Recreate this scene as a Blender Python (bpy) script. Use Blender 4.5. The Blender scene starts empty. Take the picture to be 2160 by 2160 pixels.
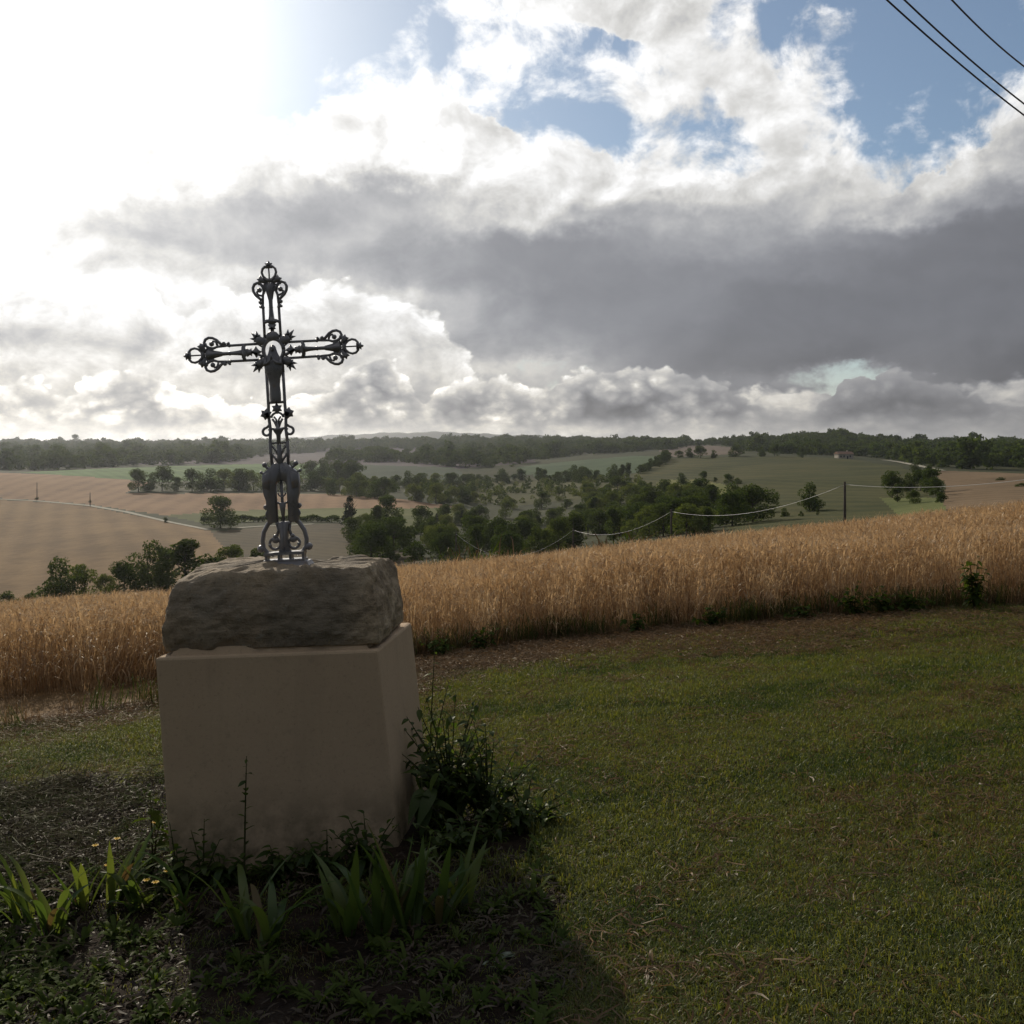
import bpy, bmesh, math, random
import numpy as np
from mathutils import Vector, Matrix, noise

R = math.radians
random.seed(7)
rng = np.random.default_rng(7)
sc = bpy.context.scene
COL = sc.collection

# ------------------------------------------------------------------ camera
F, CX, HY = 2200.0, 1080.0, 945.0       # focal length, centre column, horizon row (2160 px photograph)
cam = bpy.data.cameras.new('camera')
cam.sensor_width = 36.0
cam.lens = 36.0 * F / 2160.0
cam.shift_y = -(1080.0 - HY) / 2160.0
cam.clip_start, cam.clip_end = 0.05, 20000
cam_o = bpy.data.objects.new('camera', cam)
cam_o.rotation_euler = (R(90), 0, 0)
COL.objects.link(cam_o)
sc.camera = cam_o
sc.view_settings.view_transform = 'Standard'
sc.view_settings.look = 'None'
sc.view_settings.exposure = 0.0
sc.view_settings.gamma = 1.0
sc.view_settings.use_curve_mapping = False
sc.cycles.use_denoising = True
sc.cycles.max_bounces = 6
sc.cycles.volume_bounces = 0
sc.cycles.transparent_max_bounces = 8
sc.cycles.sample_clamp_indirect = 4.0

# ------------------------------------------------------------------ sun and sky
SUN_AZ, SUN_EL = R(-23.5), R(24.0)      # azimuth from straight ahead (+Y), negative is left
sun_dir = Vector((math.sin(SUN_AZ) * math.cos(SUN_EL), math.cos(SUN_AZ) * math.cos(SUN_EL), math.sin(SUN_EL)))
sun = bpy.data.lights.new('sun', 'SUN')
sun.energy, sun.angle, sun.color = 3.6, R(0.5), (1.0, 0.90, 0.76)
sun_o = bpy.data.objects.new('sun', sun)
sun_o.rotation_euler = (-sun_dir).to_track_quat('-Z', 'Y').to_euler()
sun_o.location = sun_dir * 50
COL.objects.link(sun_o)


class NT:
    """short-hand for building shader node trees"""
    def __init__(self, tree):
        self.t = tree
        tree.nodes.clear()

    def node(self, kind, **kw):
        n = self.t.nodes.new(kind)
        for k, v in kw.items():
            setattr(n, k, v)
        return n

    def put(self, sock, v):
        if hasattr(v, 'links'):
            self.t.links.new(v, sock)
        elif v is not None:
            if hasattr(sock.default_value, '__len__') and not hasattr(v, '__len__'):
                v = [v] * len(sock.default_value)
            if hasattr(v, '__len__') and len(sock.default_value) == 4 and len(v) == 3:
                v = (*v, 1)
            sock.default_value = v

    def m(self, op, a, b=None, c=None, clamp=False):
        n = self.node('ShaderNodeMath', operation=op, use_clamp=clamp)
        for i, v in enumerate((a, b, c)):
            if v is not None:
                self.put(n.inputs[i], v)
        return n.outputs[0]

    def vm(self, op, a, b=None, s=None):
        n = self.node('ShaderNodeVectorMath', operation=op)
        self.put(n.inputs[0], a)
        if b is not None:
            self.put(n.inputs[1], b)
        if s is not None:
            self.put(n.inputs['Scale'], s)
        return n.outputs['Value'] if op in ('DOT_PRODUCT', 'LENGTH') else n.outputs[0]

    def mix(self, f, a, b, blend='MIX'):
        n = self.node('ShaderNodeMix', data_type='RGBA', blend_type=blend)
        self.put(n.inputs[0], f)
        self.put(n.inputs[6], a)
        self.put(n.inputs[7], b)
        return n.outputs[2]

    def mr(self, v, a, b, c=0.0, d=1.0, kind='LINEAR'):
        n = self.node('ShaderNodeMapRange', interpolation_type=kind)
        for i, x in enumerate((v, a, b, c, d)):
            self.put(n.inputs[i], x)
        return n.outputs[0]

    def noise(self, vec, scale, detail=4.0, rough=0.5, dist=0.0, col=False):
        n = self.node('ShaderNodeTexNoise')
        if vec is not None:
            self.put(n.inputs['Vector'], vec)
        n.inputs['Scale'].default_value = scale
        n.inputs['Detail'].default_value = detail
        n.inputs['Roughness'].default_value = rough
        n.inputs['Distortion'].default_value = dist
        return n.outputs['Color' if col else 'Fac']

    def xyz(self, x, y, z):
        n = self.node('ShaderNodeCombineXYZ')
        for i, v in enumerate((x, y, z)):
            self.put(n.inputs[i], v)
        return n.outputs[0]

    def sep(self, v):
        n = self.node('ShaderNodeSeparateXYZ')
        self.put(n.inputs[0], v)
        return n.outputs

    def ramp(self, f, stops, interp='LINEAR'):
        n = self.node('ShaderNodeValToRGB')
        cr = n.color_ramp
        cr.interpolation = interp
        while len(cr.elements) < len(stops):
            cr.elements.new(0.5)
        for e, (p, c) in zip(cr.elements, stops):
            e.position = p
            e.color = (*c, 1) if len(c) == 3 else c
        self.put(n.inputs[0], f)
        return n.outputs[0]


# cloud cover (c) and brightness (b) of the cloud banks, by azimuth (columns) and elevation (rows)
SKY_ROWS = [0, 80, 160, 240, 320, 380, 440, 500, 560, 620, 700, 760, 800, 850, 900, 940]
SKY_C = ['00000004889840013', '00000034737856002', '31000068326886003', '65433799924687008', '99888999997679159',
         '99999999999999599', '99999999999999999', '99999999999999999', '99999999999999999', '99999999999999999',
         '99999999999999999', '99888999779999999', '88888889865992499', '88888889889997799', '88888888888888888',
         '88888888888888888']
SKY_B = ['99999999998887888', '99999999988888888', '99999999988888888', '99999999888888888', '99999999988888897',
         '99998757988877786', '99876566866667764', '98766655445555433', '98877765444444333', '99988886544433333',
         '88888886554333333', '88888777764332332', '88888776664444432', '87777776653333322', '88888877776665544',
         '88888888877766655']
# outlines of the cumulus banks: tops by azimuth (px column, px row)
BANK_HIGH = [(0, 560), (50, 553), (120, 585), (230, 590), (330, 600), (352, 655), (385, 650), (470, 610), (560, 590), (640, 575), (690, 572), (780, 588), (860, 612), (930, 650), (985, 715), (1020, 800), (2160, 800)]
BANK_LOW = [(0, 820), (50, 795), (150, 825), (230, 775), (320, 770), (380, 815), (480, 845), (640, 835), (700, 800), (760, 735), (800, 718), (840, 765), (900, 830), (960, 790), (1060, 775), (1120, 815), (1180, 790), (1240, 770), (1300, 760), (1420, 765), (1530, 795), (1570, 815), (1610, 850), (1700, 862), (1755, 815), (1780, 792), (1900, 780), (2040, 812), (2160, 850)]

world = bpy.data.worlds.new('World')
sc.world = world
world.use_nodes = True
n = NT(world.node_tree)
D = n.node('ShaderNodeTexCoord').outputs['Generated']
dx, dy, dz = n.sep(D)[:3]
hyp = n.m('SQRT', n.m('ADD', n.m('MULTIPLY', dx, dx), n.m('MULTIPLY', dy, dy)))
AZ = n.m('ARCTAN2', dx, dy)
EL = n.m('ARCTAN2', dz, hyp)
# coordinates that shrink towards the horizon, as a cloud layer seen in perspective does
h = n.m('ADD', n.m('MAXIMUM', EL, 0.0), 0.05)
Q = n.xyz(n.m('MULTIPLY', AZ, 3.1), n.m('ADD', n.m('MULTIPLY', EL, 3.3), n.m('MULTIPLY', n.m('LOGARITHM', h, math.e), 0.13)), 3.7)
big = n.vm('SUBTRACT', n.noise(Q, 2.2, 2.0, 0.5, col=True), (0.5, 0.5, 0.5))
fine = n.vm('SUBTRACT', n.noise(Q, 6.5, 7.0, 0.62, col=True), (0.5, 0.5, 0.5))
wv = n.vm('ADD', n.vm('SCALE', big, s=0.075), n.vm('SCALE', fine, s=0.075))
wx, wy, wz = n.sep(wv)[:3]
wamt = n.mr(EL, 0.0, 0.16, 0.35, 1.0)
A2 = n.m('ADD', AZ, n.m('MULTIPLY', wx, wamt))
E2 = n.m('ADD', EL, n.m('MULTIPLY', wy, n.m('MULTIPLY', wamt, 0.8)))
A0 = R(27.0)
T = n.m('DIVIDE', n.m('ADD', A2, A0), 2 * A0)
val = prevE = None
for py, cs, bs in reversed(list(zip(SKY_ROWS, SKY_C, SKY_B))):
    stops = []
    for i, (c, b) in enumerate(zip(cs, bs)):
        a = math.atan((i * 135 - CX) / F)
        stops.append(((a + A0) / (2 * A0), (int(c) / 9.0, int(b) / 9.0, 0)))
    row = n.ramp(T, stops, 'B_SPLINE')
    e = math.atan((HY - py) / F * 0.95)
    if val is None:
        val = row
    else:
        val = n.mix(n.mr(E2, prevE, e, kind='SMOOTHSTEP'), val, row)
    prevE = e
cov, bri = n.sep(val)[:2]


def bank(pts, seed, lump):
    # signed height of the view above/below a bank's lumpy top
    stops = [((math.atan((x - CX) / F) + A0) / (2 * A0), (math.atan((HY - y) / F * 0.95) / 0.45,) * 3) for x, y in pts]
    vo = n.node('ShaderNodeTexVoronoi', feature='SMOOTH_F1')
    n.put(vo.inputs['Vector'], n.vm('ADD', Q, n.vm('ADD', n.vm('SCALE', fine, s=0.12), (seed, 0, seed))))
    vo.inputs['Scale'].default_value = 11.0
    vo.inputs['Smoothness'].default_value = 0.25
    v2 = n.node('ShaderNodeTexVoronoi', feature='SMOOTH_F1')
    n.put(v2.inputs['Vector'], n.vm('ADD', Q, n.vm('SCALE', fine, s=0.10)))
    v2.inputs['Scale'].default_value = 27.0
    v2.inputs['Smoothness'].default_value = 0.2
    lump_ = n.m('ADD', n.m('SUBTRACT', 0.45, vo.outputs['Distance']), n.m('MULTIPLY', n.m('SUBTRACT', 0.4, v2.outputs['Distance']), 0.5))
    T2 = n.m('DIVIDE', n.m('ADD', n.m('ADD', AZ, n.m('MULTIPLY', wx, 0.35)), A0), 2 * A0)
    top = n.m('MULTIPLY', n.sep(n.ramp(T2, stops))[0], 0.45)
    return n.m('SUBTRACT', n.m('ADD', top, n.m('MULTIPLY', lump_, lump)), n.m('ADD', EL, n.m('MULTIPLY', wy, 0.12))), lump_


hiD, hiL = bank(BANK_HIGH, 0.0, 0.022)
loD, loL = bank(BANK_LOW, 4.3, 0.020)
# fractal cloud detail and its shading on the side that faces the sun
f1 = n.noise(Q, 5.0, 9.0, 0.60, 0.25)
f2 = n.noise(n.vm('ADD', Q, (-0.035, 0.05, 0)), 5.0, 9.0, 0.60, 0.25)
f3 = n.noise(Q, 14.0, 6.0, 0.6, 0.2)
edge = n.m('SUBTRACT', f1, f2)
cosg = n.vm('DOT_PRODUCT', D, tuple(sun_dir))
gam = n.m('ARCCOSINE', n.m('MINIMUM', cosg, 0.99999))
low = n.mr(EL, 0.0, 0.13, 1.0, 0.0, kind='SMOOTHSTEP')
near = n.mr(gam, R(18), R(48), 1.0, 0.10)
hiM = n.mr(hiD, -0.001, 0.010, kind='SMOOTHSTEP')
hiM = n.m('MULTIPLY', hiM, n.mr(hiD, 0.02, 0.13, 1.0, 0.0, kind='SMOOTHSTEP'))
hiB = n.m('ADD', n.m('ADD', 0.66, n.m('MULTIPLY', near, 0.20)), n.m('MULTIPLY', n.m('EXPONENT', n.m('DIVIDE', hiD, -0.022)), n.m('ADD', 0.05, n.m('MULTIPLY', near, 0.26))))
hiB = n.m('ADD', hiB, n.m('MULTIPLY', hiL, 0.16))
bri = n.m('ADD', n.m('MULTIPLY', bri, n.m('SUBTRACT', 1.0, hiM)), n.m('MULTIPLY', hiB, hiM))
loM = n.mr(loD, -0.0005, 0.006, kind='SMOOTHSTEP')
loM = n.m('MULTIPLY', loM, n.mr(EL, 0.012, 0.034, 0.0, 1.0, kind='SMOOTHSTEP'))
loB = n.m('ADD', n.m('ADD', 0.23, n.m('MULTIPLY', near, 0.56)), n.m('MULTIPLY', n.m('EXPONENT', n.m('DIVIDE', loD, -0.009)), n.m('ADD', 0.32, n.m('MULTIPLY', near, 0.30))))
loB = n.m('ADD', loB, n.m('MULTIPLY', loL, n.m('ADD', 0.30, n.m('MULTIPLY', near, 0.6))))
loB = n.m('ADD', loB, n.mr(EL, 0.02, 0.07, 0.16, 0.0))
bri = n.m('ADD', n.m('MULTIPLY', bri, n.m('SUBTRACT', 1.0, loM)), n.m('MULTIPLY', loB, loM))
cov = n.m('MAXIMUM', cov, n.m('MAXIMUM', hiM, loM))
outer = n.mr(gam, R(50), R(72), kind='SMOOTHSTEP')       # the rest of the sky: broken grey cloud like that in view
cov = n.m('ADD', n.m('MULTIPLY', cov, n.m('SUBTRACT', 1.0, outer)), n.m('MULTIPLY', outer, 0.78))
bri = n.m('ADD', n.m('MULTIPLY', bri, n.m('SUBTRACT', 1.0, outer)), n.m('MULTIPLY', outer, 0.62))
cc = n.m('ADD', n.m('ADD', cov, n.mr(cov, 0.80, 0.97, 0.0, 0.9)), n.m('MULTIPLY', n.m('SUBTRACT', f1, 0.5), 2.4))
cc = n.m('ADD', cc, n.m('MULTIPLY', n.m('SUBTRACT', f3, 0.5), 0.5))
alpha = n.mr(cc, 0.30, 0.86, kind='SMOOTHSTEP')
amp = n.m('MULTIPLY', n.m('ADD', 0.62, n.m('MULTIPLY', low, 0.3)), n.mr(bri, 0.45, 0.9, 0.16, 1.0))
bb = n.m('ADD', n.m('MULTIPLY', bri, 0.93), n.m('MULTIPLY', n.m('SUBTRACT', f1, 0.50), n.m('MULTIPLY', amp, 0.55)))
bb = n.m('ADD', bb, n.m('MULTIPLY', edge, n.m('MULTIPLY', amp, 0.9)))
thin = n.mr(cc, 0.45, 1.15, 0.10, 0.0)            # thin rims let the light through
bb = n.m('ADD', bb, thin)
lum = n.m('MULTIPLY', n.m('EXPONENT', n.m('MULTIPLY', bb, 2.62)), 0.084)
lum = n.m('MINIMUM', lum, 1.05)
away = n.mr(gam, R(46), R(75), 1.0, 0.50, kind='SMOOTHSTEP')
lum = n.m('MULTIPLY', lum, n.m('MULTIPLY', away, n.mr(gam, R(92), R(140), 1.0, 0.34, kind='SMOOTHSTEP')))
ccol = n.ramp(lum, [(0.0, (0.88, 0.92, 1.06)), (0.25, (0.91, 0.94, 1.04)), (0.6, (1.0, 0.99, 0.965)), (1.0, (1, 1, 1))])
warm = n.mix(low, (1, 1, 1), (1.05, 1.0, 0.91))
ccol = n.mix(1.0, ccol, warm, 'MULTIPLY')
cloud = n.vm('SCALE', ccol, s=n.m('MULTIPLY', lum, 10.0))
nis = n.node('ShaderNodeTexSky', sky_type='NISHITA')
nis.sun_disc = False
nis.sun_elevation, nis.sun_rotation = SUN_EL, SUN_AZ
nis.air_density, nis.dust_density, nis.ozone_density = 1.0, 0.6, 2.0
clear = n.vm('ADD', n.vm('MULTIPLY', nis.outputs[0], (0.60, 0.66, 0.70)), (0.45, 0.48, 0.50))
clear = n.mix(n.m('MULTIPLY', low, 0.75), clear, (5.6, 5.9, 5.6))        # paler towards the horizon
body = n.mix(alpha, clear, cloud)
glow = n.m('ADD', n.m('MULTIPLY', n.m('EXPONENT', n.m('DIVIDE', gam, -0.080)), 11.0),
           n.m('MULTIPLY', n.m('EXPONENT', n.m('DIVIDE', gam, -0.30)), 1.7))
col = n.vm('ADD', body, n.vm('SCALE', (1.0, 0.985, 0.95), s=glow))
bg = n.node('ShaderNodeBackground')
n.put(bg.inputs[0], col)
bg.inputs[1].default_value = 0.1
out = n.node('ShaderNodeOutputWorld')
n.t.links.new(bg.outputs[0], out.inputs[0])
world.cycles.sampling_method = 'MANUAL'
world.cycles.sample_map_resolution = 1024

# ------------------------------------------------------------------ helpers
def tag(o, label=None, cat=None, group=None, kind=None):
    for k, v in (('label', label), ('category', cat), ('group', group), ('kind', kind)):
        if v:
            o[k] = v
    return o


def link(o, parent=None):
    COL.objects.link(o)
    if parent is not None:
        o.parent = parent
    return o


def empty(name, loc=(0, 0, 0), rot=(0, 0, 0)):
    o = bpy.data.objects.new(name, None)
    o.empty_display_size = 0.1
    o.location, o.rotation_euler = loc, rot
    return link(o)


def mesh_np(name, V, Fq, mat=None, smooth=False, attrs=None):
    """mesh from arrays: V (n,3), Fq (m,k) faces of one size, attrs = {name: per-vertex float array}"""
    V = np.asarray(V, np.float32)
    Fq = np.asarray(Fq, np.int32)
    me = bpy.data.meshes.new(name)
    k = Fq.shape[1]
    me.vertices.add(len(V))
    me.vertices.foreach_set('co', V.ravel())
    me.loops.add(Fq.size)
    me.loops.foreach_set('vertex_index', Fq.ravel())
    me.polygons.add(len(Fq))
    me.polygons.foreach_set('loop_start', np.arange(0, Fq.size, k, dtype=np.int32))
    me.polygons.foreach_set('loop_total', np.full(len(Fq), k, np.int32))
    if smooth:
        me.polygons.foreach_set('use_smooth', np.ones(len(Fq), bool))
    for an, a in (attrs or {}).items():
        at = me.attributes.new(an, 'FLOAT', 'POINT')
        at.data.foreach_set('value', np.asarray(a, np.float32))
    me.update(calc_edges=True)
    if mat:
        me.materials.append(mat)
    return me


def obj_me(name, me, parent=None, loc=None):
    o = bpy.data.objects.new(name, me)
    if loc is not None:
        o.location = loc
    return link(o, parent)


def bm_obj(name, bm, mat, parent=None, smooth=False, loc=None):
    me = bpy.data.meshes.new(name)
    bmesh.ops.recalc_face_normals(bm, faces=bm.faces)
    bm.to_mesh(me)
    bm.free()
    if mat:
        me.materials.append(mat)
    if smooth:
        me.polygons.foreach_set('use_smooth', np.ones(len(me.polygons), bool))
    return obj_me(name, me, parent, loc)


def tube(bm, pts, rad, sides=6, cap=True):
    """sweep a round section along pts; rad is a number or one per point"""
    pts = [Vector(p) for p in pts]
    rr = rad if hasattr(rad, '__len__') else [rad] * len(pts)
    rings = []
    ref = Vector((0, 1, 0.013))
    for i, p in enumerate(pts):
        t = (pts[min(i + 1, len(pts) - 1)] - pts[max(i - 1, 0)])
        t = t.normalized() if t.length > 1e-9 else Vector((0, 0, 1))
        a = ref - t * ref.dot(t)
        if a.length < 0.05:
            a = Vector((1, 0, 0)) - t * t.x
        a.normalize()
        b = t.cross(a)
        rings.append([bm.verts.new(p + (a * math.cos(2 * math.pi * k / sides) + b * math.sin(2 * math.pi * k / sides)) * rr[i]) for k in range(sides)])
    for r0, r1 in zip(rings, rings[1:]):
        for k in range(sides):
            bm.faces.new((r0[k], r0[(k + 1) % sides], r1[(k + 1) % sides], r1[k]))
    if cap:
        for r in (rings[0], rings[-1]):
            try:
                bm.faces.new(r)
            except ValueError:
                pass


def lathe(bm, prof, centre=(0, 0, 0), sides=12, sx=1.0, sy=1.0):
    """profile [(radius, z)] turned round a vertical axis, squashed by sx, sy"""
    c = Vector(centre)
    rings = [[bm.verts.new(c + Vector((r * sx * math.cos(2 * math.pi * k / sides), r * sy * math.sin(2 * math.pi * k / sides), z))) for k in range(sides)] for r, z in prof]
    for r0, r1 in zip(rings, rings[1:]):
        for k in range(sides):
            bm.faces.new((r0[k], r0[(k + 1) % sides], r1[(k + 1) % sides], r1[k]))
    bm.faces.new(rings[0])
    bm.faces.new(rings[-1])


def slab(bm, poly, t, bev=0.0):
    """polygon in the x-z plane thickened by t along y, its rim drawn in by bev on both faces"""
    cx = sum(p[0] for p in poly) / len(poly)
    cz = sum(p[1] for p in poly) / len(poly)
    def ring(y, k):
        return [bm.verts.new((cx + (x - cx) * k, y, cz + (z - cz) * k)) for x, z in poly]
    size = max(math.hypot(x - cx, z - cz) for x, z in poly)
    k = 1 - bev / size if bev else 1
    rs = [ring(-t / 2, k), ring(-t / 2 + bev, 1), ring(t / 2 - bev, 1), ring(t / 2, k)] if bev else [ring(-t / 2, 1), ring(t / 2, 1)]
    for a, b in zip(rs, rs[1:]):
        for i in range(len(poly)):
            j = (i + 1) % len(poly)
            bm.faces.new((a[i], a[j], b[j], b[i]))
    bm.faces.new(rs[0])
    bm.faces.new(rs[-1])


def box(bm, x0, x1, y0, y1, z0, z1):
    v = [bm.verts.new(p) for p in ((x0, y0, z0), (x1, y0, z0), (x1, y1, z0), (x0, y1, z0), (x0, y0, z1), (x1, y0, z1), (x1, y1, z1), (x0, y1, z1))]
    for f in ((0, 1, 2, 3), (4, 5, 6, 7), (0, 1, 5, 4), (1, 2, 6, 5), (2, 3, 7, 6), (3, 0, 4, 7)):
        bm.faces.new([v[i] for i in f])


def ball(bm, c, r, sub=1, sx=1, sy=1, sz=1):
    m = Matrix.Translation(c) @ Matrix.Diagonal((sx, sy, sz, 1))
    bmesh.ops.create_icosphere(bm, subdivisions=sub, radius=r, matrix=m)


def arc(cx, cz, r, a0, a1, k=10, y=0.0):
    return [(cx + r * math.cos(R(a0 + (a1 - a0) * i / k)), y, cz + r * math.sin(R(a0 + (a1 - a0) * i / k))) for i in range(k + 1)]


# ------------------------------------------------------------------ materials
def material(name):
    m = bpy.data.materials.new(name)
    m.use_nodes = True
    return m, NT(m.node_tree)


def finish(nt, shader):
    o = nt.node('ShaderNodeOutputMaterial')
    nt.t.links.new(shader, o.inputs[0])


def bump(nt, height, strength, dist):
    b = nt.node('ShaderNodeBump')
    b.inputs['Strength'].default_value = strength
    b.inputs['Distance'].default_value = dist
    nt.put(b.inputs['Height'], height)
    return b.outputs[0]


def bsdf(nt, col, rough=0.8, spec=0.3, metal=0.0, normal=None):
    b = nt.node('ShaderNodeBsdfPrincipled')
    nt.put(b.inputs['Base Color'], col)
    nt.put(b.inputs['Roughness'], rough)
    b.inputs['Specular IOR Level'].default_value = spec
    b.inputs['Metallic'].default_value = metal
    if normal is not None:
        nt.t.links.new(normal, b.inputs['Normal'])
    return b.outputs[0]


def leafy(name, cols, trans=0.4, gloss=0.06, rough=0.45, tcol=(1.25, 1.25, 0.55), attr=True):
    """blade or leaf: diffuse, light through it, a little gloss; colour varies by plant and by blade ('var' attribute)"""
    m, nt = material(name)
    rnd = nt.node('ShaderNodeObjectInfo').outputs['Random']
    v = rnd
    if attr:
        a = nt.node('ShaderNodeAttribute', attribute_name='var').outputs['Fac']
        v = nt.m('FRACT', nt.m('ADD', nt.m('MULTIPLY', rnd, 0.55), nt.m('MULTIPLY', a, 0.45)))
    k = len(cols)
    c = nt.ramp(v, [(i / max(k - 1, 1), x) for i, x in enumerate(cols)])
    d = nt.node('ShaderNodeBsdfDiffuse')
    nt.put(d.inputs[0], c)
    t = nt.node('ShaderNodeBsdfTranslucent')
    nt.put(t.inputs[0], nt.mix(1.0, c, tcol, 'MULTIPLY'))
    g = nt.node('ShaderNodeBsdfGlossy')
    g.inputs['Roughness'].default_value = rough
    g.inputs[0].default_value = (0.9, 0.9, 0.85, 1)
    s1 = nt.node('ShaderNodeMixShader')
    s1.inputs[0].default_value = trans
    nt.t.links.new(d.outputs[0], s1.inputs[1])
    nt.t.links.new(t.outputs[0], s1.inputs[2])
    s2 = nt.node('ShaderNodeMixShader')
    s2.inputs[0].default_value = gloss
    nt.t.links.new(s1.outputs[0], s2.inputs[1])
    nt.t.links.new(g.outputs[0], s2.inputs[2])
    finish(nt, s2.outputs[0])
    return m


def ground_mat(name, stops, scale, detail=8, bump_s=0.6, bump_d=0.03, scale2=None, dark=None):
    m, nt = material(name)
    P = nt.node('ShaderNodeNewGeometry').outputs['Position']
    f = nt.noise(P, scale, detail, 0.62)
    c = nt.ramp(f, stops)
    if scale2:
        g = nt.noise(P, scale2, 3, 0.5)
        c = nt.mix(nt.mr(g, 0.35, 0.65), c, dark)
    b = bump(nt, nt.noise(P, scale * 6, 4, 0.6), bump_s, bump_d)
    finish(nt, bsdf(nt, c, 0.95, 0.1, normal=b))
    return m


def field_mat(name, a, b, rows=0.0, angle=0.0, scale=0.02):
    """far field: two crop colours in broad patches and, if rows is set, faint drill lines"""
    m, nt = material(name)
    P = nt.node('ShaderNodeNewGeometry').outputs['Position']
    f = nt.noise(P, scale, 5, 0.55)
    f2 = nt.noise(P, scale * 14, 4, 0.6)
    f3 = nt.noise(P, scale * 60, 3, 0.65)
    k = nt.m('ADD', nt.m('ADD', nt.m('MULTIPLY', f, 0.5), nt.m('MULTIPLY', f2, 0.3)), nt.m('MULTIPLY', f3, 0.2))
    if rows:
        x, y, z = nt.sep(P)[:3]
        s = nt.m('ADD', nt.m('MULTIPLY', x, math.cos(angle)), nt.m('MULTIPLY', y, math.sin(angle)))
        w = nt.m('SINE', nt.m('ADD', nt.m('MULTIPLY', s, 2 * math.pi / rows), nt.m('MULTIPLY', f, 3.0)))
        k = nt.m('ADD', k, nt.m('MULTIPLY', w, 0.045))
    c = nt.ramp(k, [(0.38, tuple(q * 0.8 for q in a)), (0.50, tuple((p + q) / 2 for p, q in zip(a, b))), (0.62, tuple(q * 1.12 for q in b))])
    bm_ = bump(nt, f2, 0.5, 0.4)
    finish(nt, bsdf(nt, c, 0.95, 0.05, normal=bm_))
    return m


# ------------------------------------------------------------------ terrain
def softplus(t):
    t = np.asarray(t, float)
    return np.where(t > 30, t, np.log1p(np.exp(np.minimum(t, 30))))


def near_z(x, y):
    """the hillside the photograph is taken from: cross slope to the right, falling away in front"""
    x, y = np.asarray(x, float), np.asarray(y, float)
    yy = np.maximum(y, -6)
    return (-1.6 - 0.035 * yy - 0.050 * 2 * softplus((y - 11.3) / 2) - 0.24 * 5 * softplus((y - 34) / 5) + 0.1 * np.clip(x, -60, 60)
            + 0.015 * np.sin(x * 1.3 + 0.5) * np.sin(y * 1.1) + 0.03 * np.sin(x * 0.31 + y * 0.23))


# ground rows (px column: [(depth, image row of the ground there)]) seen across the valley
FAR = {
    -700: [(110, 1330), (200, 1275), (330, 1145), (480, 1050), (620, 1000), (800, 988), (1200, 968), (1800, 950), (2500, 941), (3200, 950)],
    0: [(110, 1312), (200, 1262), (330, 1140), (480, 1053), (620, 1000), (800, 990), (1200, 968), (1800, 950), (2500, 941), (3200, 950)],
    300: [(110, 1300), (190, 1245), (280, 1150), (360, 1103), (480, 1047), (600, 1016), (760, 988), (1100, 972), (1700, 953), (2500, 941), (3200, 950)],
    540: [(110, 1290), (170, 1228), (260, 1160), (340, 1116), (430, 1086), (520, 1044), (600, 1030), (760, 1003), (850, 985), (1100, 970), (1700, 956), (2400, 939), (3200, 948)],
    810: [(110, 1252), (180, 1207), (260, 1165), (330, 1112), (420, 1080), (500, 1053), (600, 1032), (800, 1005), (1000, 978), (1500, 963), (2200, 938), (3200, 946)],
    1080: [(110, 1238), (200, 1182), (300, 1152), (400, 1120), (500, 1085), (620, 1050), (760, 1020), (900, 985), (1300, 965), (1900, 941), (2300, 933), (3200, 945)],
    1350: [(110, 1198), (200, 1152), (290, 1122), (380, 1085), (480, 1050), (600, 1015), (750, 985), (900, 966), (1200, 958), (1700, 944), (2200, 938), (3200, 948)],
    1620: [(110, 1150), (180, 1117), (260, 1085), (360, 1048), (480, 1010), (620, 985), (800, 963), (1100, 953), (1450, 936), (1750, 934), (3200, 958)],
    1750: [(110, 1140), (175, 1108), (260, 1074), (350, 1040), (470, 1007), (610, 983), (800, 965), (1100, 953), (1450, 926), (1750, 930), (3200, 958)],
    1890: [(110, 1132), (170, 1100), (250, 1065), (340, 1035), (450, 1005), (580, 985), (760, 973), (1100, 958), (1450, 941), (1800, 946), (3200, 960)],
    2160: [(110, 1100), (160, 1068), (220, 1045), (300, 1020), (400, 1000), (550, 993), (800, 977), (1200, 957), (1500, 947), (3200, 957)],
    2860: [(110, 1070), (160, 1050), (220, 1030), (300, 1010), (400, 998), (550, 990), (800, 975), (1200, 955), (1500, 945), (3200, 957)],
}


def pchip(xs, ys, xq):
    xs, ys, xq = (np.asarray(a, float) for a in (xs, ys, xq))
    hh = np.diff(xs)
    dl = np.diff(ys) / hh
    d = np.zeros(len(xs))
    for i in range(1, len(xs) - 1):
        if dl[i - 1] * dl[i] > 0:
            w1, w2 = 2 * hh[i] + hh[i - 1], hh[i] + 2 * hh[i - 1]
            d[i] = (w1 + w2) / (w1 / dl[i - 1] + w2 / dl[i])
    d[0], d[-1] = dl[0], dl[-1]
    i = np.clip(np.searchsorted(xs, xq) - 1, 0, len(xs) - 2)
    t = (xq - xs[i]) / hh[i]
    return ((1 + 2 * t) * (1 - t) ** 2 * ys[i] + t * (1 - t) ** 2 * hh[i] * d[i]
            + t * t * (3 - 2 * t) * ys[i + 1] + t * t * (t - 1) * hh[i] * d[i + 1])


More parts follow.
